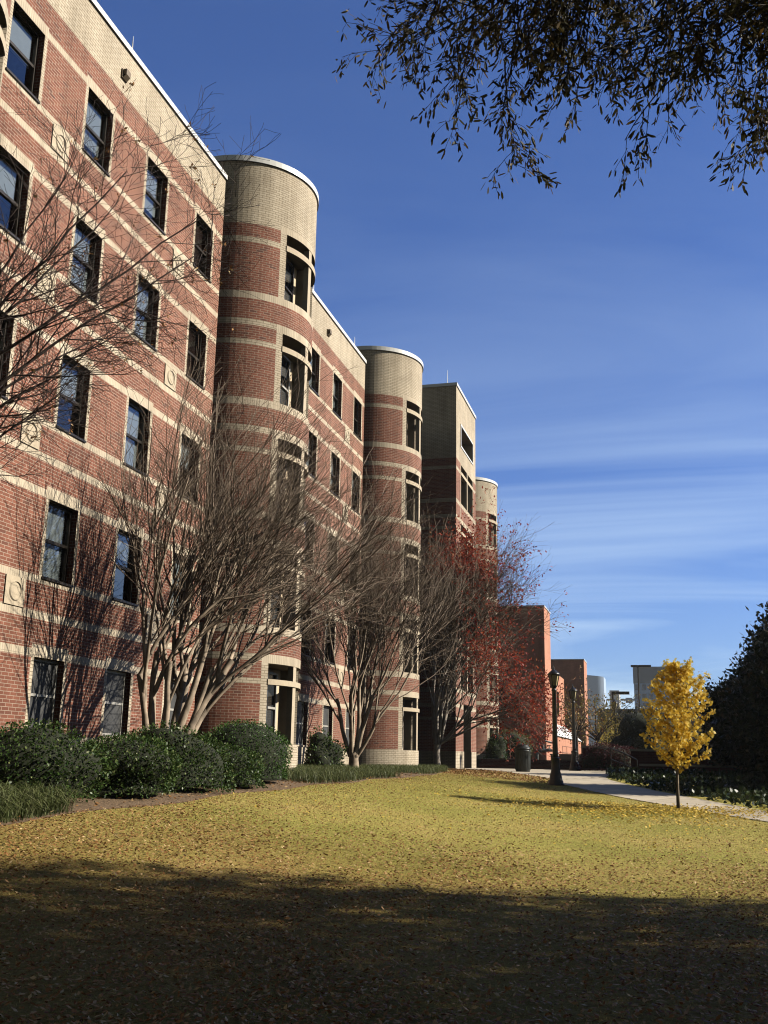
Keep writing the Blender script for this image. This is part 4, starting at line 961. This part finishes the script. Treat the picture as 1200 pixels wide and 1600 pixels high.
shrub('small_shrub', 'yellow green shrub at the dark foot of the orange brick building', (-8.6, 60.5, 1.6), (.85, .8, .75), 2200, leafmat('yellow_green_leaf', [(0, (.08, .10, .02)), (1, (.18, .17, .045))], .3, .5), (.10, .05), lump=.4)
shrub('purple_shrub', 'spreading purple leaved shrub over the brick planter wall', (-2.5, 50.3, 1.2), (1.05, .9, .56), 5000, M_purple, (.09, .035), lump=.4)
shrub('dark_shrub', 'dark rounded shrub between the olive tree and the yellow ginkgo', (-1.2, 66, 1.5), (2.0, 1.8, 1.35), 4500, M_magn, (.14, .06), lump=.4)
def crowned(name, label, base, h0, rad, c, r, n, mat, leaf, per=7, core=False, shell=.5, bark=M_bark, limbs=9, lump=.35):
    t = thing(name, label, 'tree', base); TB = MB(); C = Vector(c) - Vector(base)
    TB.tube([(0, 0, -.3), (0, 0, h0 * .5), (C.x * .3, C.y * .3, h0), (C.x * .8, C.y * .8, C.z)], [rad, rad * .8, rad * .65, rad * .25], 9)
    for i in range(limbs):
        w = 2 * math.pi * (i + rng.random() * .6) / limbs; e = C + Vector((r[0] * .85 * math.cos(w), r[1] * .85 * math.sin(w), r[2] * rng.uniform(-.4, .8))); a = Vector((0, 0, h0 * rng.uniform(.75, 1.1))); cc = a.lerp(e, .5) + Vector((0, 0, .25))
        TB.tube([a * (1 - u) ** 2 + cc * 2 * u * (1 - u) + e * u * u + rvec() * .05 for u in np.linspace(0, 1, 7)], [rad * .4 * (1 - .85 * u) + .006 for u in np.linspace(0, 1, 7)], 5, 0, False)
    TB.build('trunk', bark, t, True)
    P, U = crown_points(n, C, r, lump, shell); P = np.repeat(P, per, 0) + rng.normal(0, leaf[0] * 1.1, (n * per, 3)); P[:, 2] = np.maximum(P[:, 2], .1)
    leaves('crown', P, np.repeat(U, per, 0) * .6 + np.array([0, 0, .1]), leaf[0], leaf[1], mat, T_OVAL, t, .8)
    return t
seed(61)
crowned('magnolia_tree', 'big dark evergreen magnolia at the right edge behind the path', (4.4, 34.8, fz(4.4, 34.8)), .8, .18, (4.55, 34.8, 2.95), (2.95, 2.5, 2.8), 6500, M_magn, (.18, .09), 9, shell=.35)
crowned('magnolia_tree', 'lower dark evergreen behind the right side of the yellow ginkgo', (3.2, 43.0, fz(3.2, 43.0)), .8, .15, (3.2, 43.0, 3.1), (1.8, 1.5, 2.5), 4200, M_magn, (.19, .095), 9, shell=.3)
crowned('magnolia_tree', 'evergreen magnolia out on the right shading the retaining wall', (12.5, 45, fz(12.5, 45)), 1.0, .2, (12.5, 45, 5), (4.5, 4.5, 5), 5500, M_magn, (.28, .13), 8, shell=.3)
crowned('olive_tree', 'thin tree with sparse olive and tan leaves before the parking deck', (-4.6, 72, 1.6), 1.6, .12, (-4.5, 72, 4.4), (2.9, 2.6, 1.8), 560, M_olive, (.13, .09), 4, shell=.2, limbs=14)
crowned('brown_leaved_tree', 'half bare tree with brown leaves before the rear orange brick block', (-5.6, 68, 1.6), 1.6, .10, (-5.6, 68, 4.6), (1.3, 1.3, 1.9), 220, M_litter, (.12, .08), 4, shell=.2, limbs=12)
crowned('yellow_tree', 'low yellow leaved tree under the farthest lantern', (-3.6, 79, 1.6), .6, .08, (-3.6, 79, 2.9), (1.3, 1.2, 1.2), 420, leafmat('pale_yellow_leaf', [(0, (.42, .36, .06)), (1, (.66, .52, .10))], .4, .5), (.13, .09), 5, shell=.3)
crowned('bare_top_tree', 'sparse rusty tree top showing above the yellow ginkgo', (2.2, 62, 1.4), 2.5, .10, (1.9, 62, 4.9), (1.9, 1.6, 1.7), 160, M_litter, (.09, .06), 3, shell=.2, limbs=16)

def blades_stuff(name, label, P, L, W, mat, lean=.5, up=1.0, K=3):
    n = len(P); w = rng.uniform(0, 2 * math.pi, n); az = np.stack([np.cos(w), np.sin(w), np.zeros(n)], 1); sd = np.stack([-np.sin(w), np.cos(w), np.zeros(n)], 1)
    l = L * rng.uniform(.55, 1.25, (n, 1)); b = rng.uniform(.1, 1, (n, 1)) * lean; wd = W if np.ndim(W) else W * np.ones((n, 1))
    if K == 3:
        V = np.stack([P - sd * wd / 2, P + sd * wd / 2, P + az * l * b + np.array([0, 0, 1]) * l * up * (1 - .4 * b)], 1)
    else:
        mid = P + az * l * b * .35 + np.array([0, 0, 1]) * l * .62; tip = P + az * l * b * 1.05 + np.array([0, 0, 1]) * l * np.where(b > .7, .35, .75)
        V = np.concatenate([np.stack([P - sd * wd / 2, P + sd * wd / 2, mid + sd * wd / 2, mid - sd * wd / 2], 1),
                            np.stack([mid - sd * wd / 2, mid + sd * wd / 2, tip + sd * wd / 8, tip - sd * wd / 8], 1)], 0); K = 4
    o = np_mesh(name, V, K, mat); tag(o, label, None, None, 'stuff'); return o
seed(71)
def lawn_points(n, y0, y1, pw):
    y = (y0 ** pw + (y1 ** pw - y0 ** pw) * rng.random(n)) ** (1 / pw); lo = np.maximum(-.72 * y - .4, bed_edge(y) + .02); hi = .10 * y + 3.2
    x = lo + (hi - lo) * rng.random(n); return x, y
def on_path(x, y):
    a = np.interp(y, [5, 13, 19.4, 22.7, 24.11, 26.55, 28.68, 31.63, 34.2, 37], [9, 5.6, 3.2, 1.9, 1.24, .09, -.93, -2.3, -3.32, -3.6]); return (x > a - .02) & (y < 60)
x, y = lawn_points(470000, 5.0, 36, .75); k = (rng.random(len(x)) < np.interp(y + 1.2 * np.sin(x * 1.1), [9, 15], [.45, 1])) & ~on_path(x, y) & ~((y > 36.5) & (x < -4)); x, y = x[k], y[k]; P = np.stack([x, y, gz(x, y) - .004], 1)
blades_stuff('lawn_grass', 'short yellowing grass blades of the lawn', P, .042, (.0032 + .00036 * y)[:, None], M_blade, 1.2, .6)
n = 205000; x, y = lawn_points(n, 5.0, 36, .55); dens = np.interp(y, [5, 13, 16, 22, 36], [1, 1, .30, .11, .2]); cl = np.sin(x * 1.7 + 1.3 * np.sin(y * .9)) * .25 + .75
edge = np.exp(-np.maximum(0, x - bed_edge(y)) * .5) * .4
k = (rng.random(n) < dens * cl + edge) & ~on_path(x, y); x, y = x[k], y[k]; P = np.stack([x, y, gz(x, y) + .016 + .02 * rng.random(len(x))], 1)
w = rng.uniform(0, 6.28, len(x)); o = leaves('fallen_leaves', P, np.stack([np.cos(w), np.sin(w), rng.uniform(-.1, .35, len(x))], 1), .043, .019, M_litter, T_OVAL, None, .22, N_up=np.array([0, 0, 1.0])); tag(o, 'dry brown leaves scattered over the lawn', None, None, 'stuff')
n = 5000; x = rng.uniform(-11.3, -7.5, n); y = rng.uniform(8, 46, n); k = x < bed_edge(y) - .02; x, y = x[k], y[k]; P = np.stack([x, y, gz(x, y) + .05], 1); w = rng.uniform(0, 6.28, len(x))
o = leaves('bed_leaf_litter', P, np.stack([np.cos(w), np.sin(w), rng.uniform(-.1, .4, len(x))], 1), .07, .035, M_litter, T_OVAL, None, .2, N_up=np.array([0, 0, 1.0])); tag(o, 'brown leaf litter lying on the mulch bed', None, None, 'stuff')
n = 9000; x = rng.uniform(-9.5, -3.6, n); y = rng.uniform(33.5, 42.5, n) + (-x - 3.6) * .6; k = (x > bed_edge(np.minimum(y, 46)) + .1) & (y < np.interp(x, [-9.6, -8.7, -5.6, -4.2, -3.6], [49, 47.2, 39.9, 37.3, 36.5])); x, y = x[k], y[k]; P = np.stack([x, y, gz(x, y) + .03], 1); w = rng.uniform(0, 6.28, len(x))
o = leaves('leaf_drift', P, np.stack([np.cos(w), np.sin(w), rng.uniform(-.1, .4, len(x))], 1), .075, .04, M_litter, T_OVAL, None, .3, N_up=np.array([0, 0, 1.0])); tag(o, 'brown leaf drift on the far corner of the lawn before the plaza', None, None, 'stuff')
n = 6000; x = rng.normal(-.1, 1.6, n) - np.abs(rng.normal(0, .6, n)); y = 25.3 - rng.gamma(2.0, 1.1, n) * .8 + 1.2 + rng.normal(0, .5, n); k = np.abs(x) < 6; x, y = x[k], y[k]; P = np.stack([x, y, gz(x, y) + .03], 1); w = rng.uniform(0, 6.28, len(x))
o = leaves('fallen_yellow_leaves', P, np.stack([np.cos(w), np.sin(w), rng.uniform(0, .3, len(x))], 1), .05, .046, M_ylitter, T_FAN, None, .2, N_up=np.array([0, 0, 1.0])); tag(o, 'fallen yellow ginkgo leaves carpeting the grass under the tree', None, None, 'stuff')
n = 2300; x, y = lawn_points(n, 16, 36, 1.0); k = ~on_path(x, y); x, y = x[k], y[k]; P = np.stack([x, y, gz(x, y) + .03], 1); w = rng.uniform(0, 6.28, len(x))
o = leaves('scattered_yellow_leaves', P, np.stack([np.cos(w), np.sin(w), rng.uniform(0, .3, len(x))], 1), .042, .038, M_ylitter, T_FAN, None, .2, N_up=np.array([0, 0, 1.0])); tag(o, 'single yellow leaves blown across the far lawn', None, None, 'stuff')
def lirio(name, label, yr, xr, n, L):
    y = rng.uniform(*yr, n); x = rng.uniform(*xr, n); k = x < bed_edge(y) - .05; x, y = x[k], y[k]; P = np.stack([x, y, gz(x, y)], 1)
    blades_stuff(name, label, P, L, .011, M_lirio, 1.3, 1, 5)
lirio('strap_grass', 'low arching strap grass clump at the left corner of the lawn', (8.5, 13.1), (-10.3, -7.75), 12000, .46)
lirio('strap_grass', 'low strap grass between the hedge and the thick tree trunk', (23.0, 30.5), (-10.6, -7.7), 9000, .34)
lirio('strap_grass', 'low strap grass strip in front of the second round tower', (33.2, 43.0), (-10.6, -7.7), 8000, .30)
n = 14000; y = rng.uniform(24, 46, n); e = np.interp(y, [24.5, 25.8, 29, 32.4, 35.6, 38.2, 39.9, 43], [2.9, 2.2, 1.05, -.1, -1.1, -1.9, -2.2, -2.4]); x = e + rng.random(n) * 7; P = np.stack([x, y, gz(x, y) + rng.random(n) * .22], 1)
o = leaves('ground_ivy', P, rng.normal(0, 1, (n, 3)) + np.array([0, 0, .4]), .13, .10, M_ivy, T_OVAL, None, .3); tag(o, 'dark ivy ground cover between the path and the brick walls', None, None, 'stuff')

# ------------------------------------------------------------------ thin autumn air
def haze():
    mb = MB(); mb.box(-420, 420, -60, 720, -3.0, 58)
    m = bpy.data.materials.new('thin_air'); m.use_nodes = True; nt = m.node_tree; nt.nodes.clear()
    o = nt.nodes.new('ShaderNodeOutputMaterial'); v = nt.nodes.new('ShaderNodeVolumePrincipled'); v.inputs['Color'].default_value = (.86, .92, 1, 1); v.inputs['Density'].default_value = HAZE; v.inputs['Anisotropy'].default_value = .2
    nt.links.new(v.outputs[0], o.inputs['Volume'])
    h = mb.build('haze', m); tag(h, 'thin blue haze lying over the distant town', None, None, 'stuff')
HAZE = 0.00028
haze()
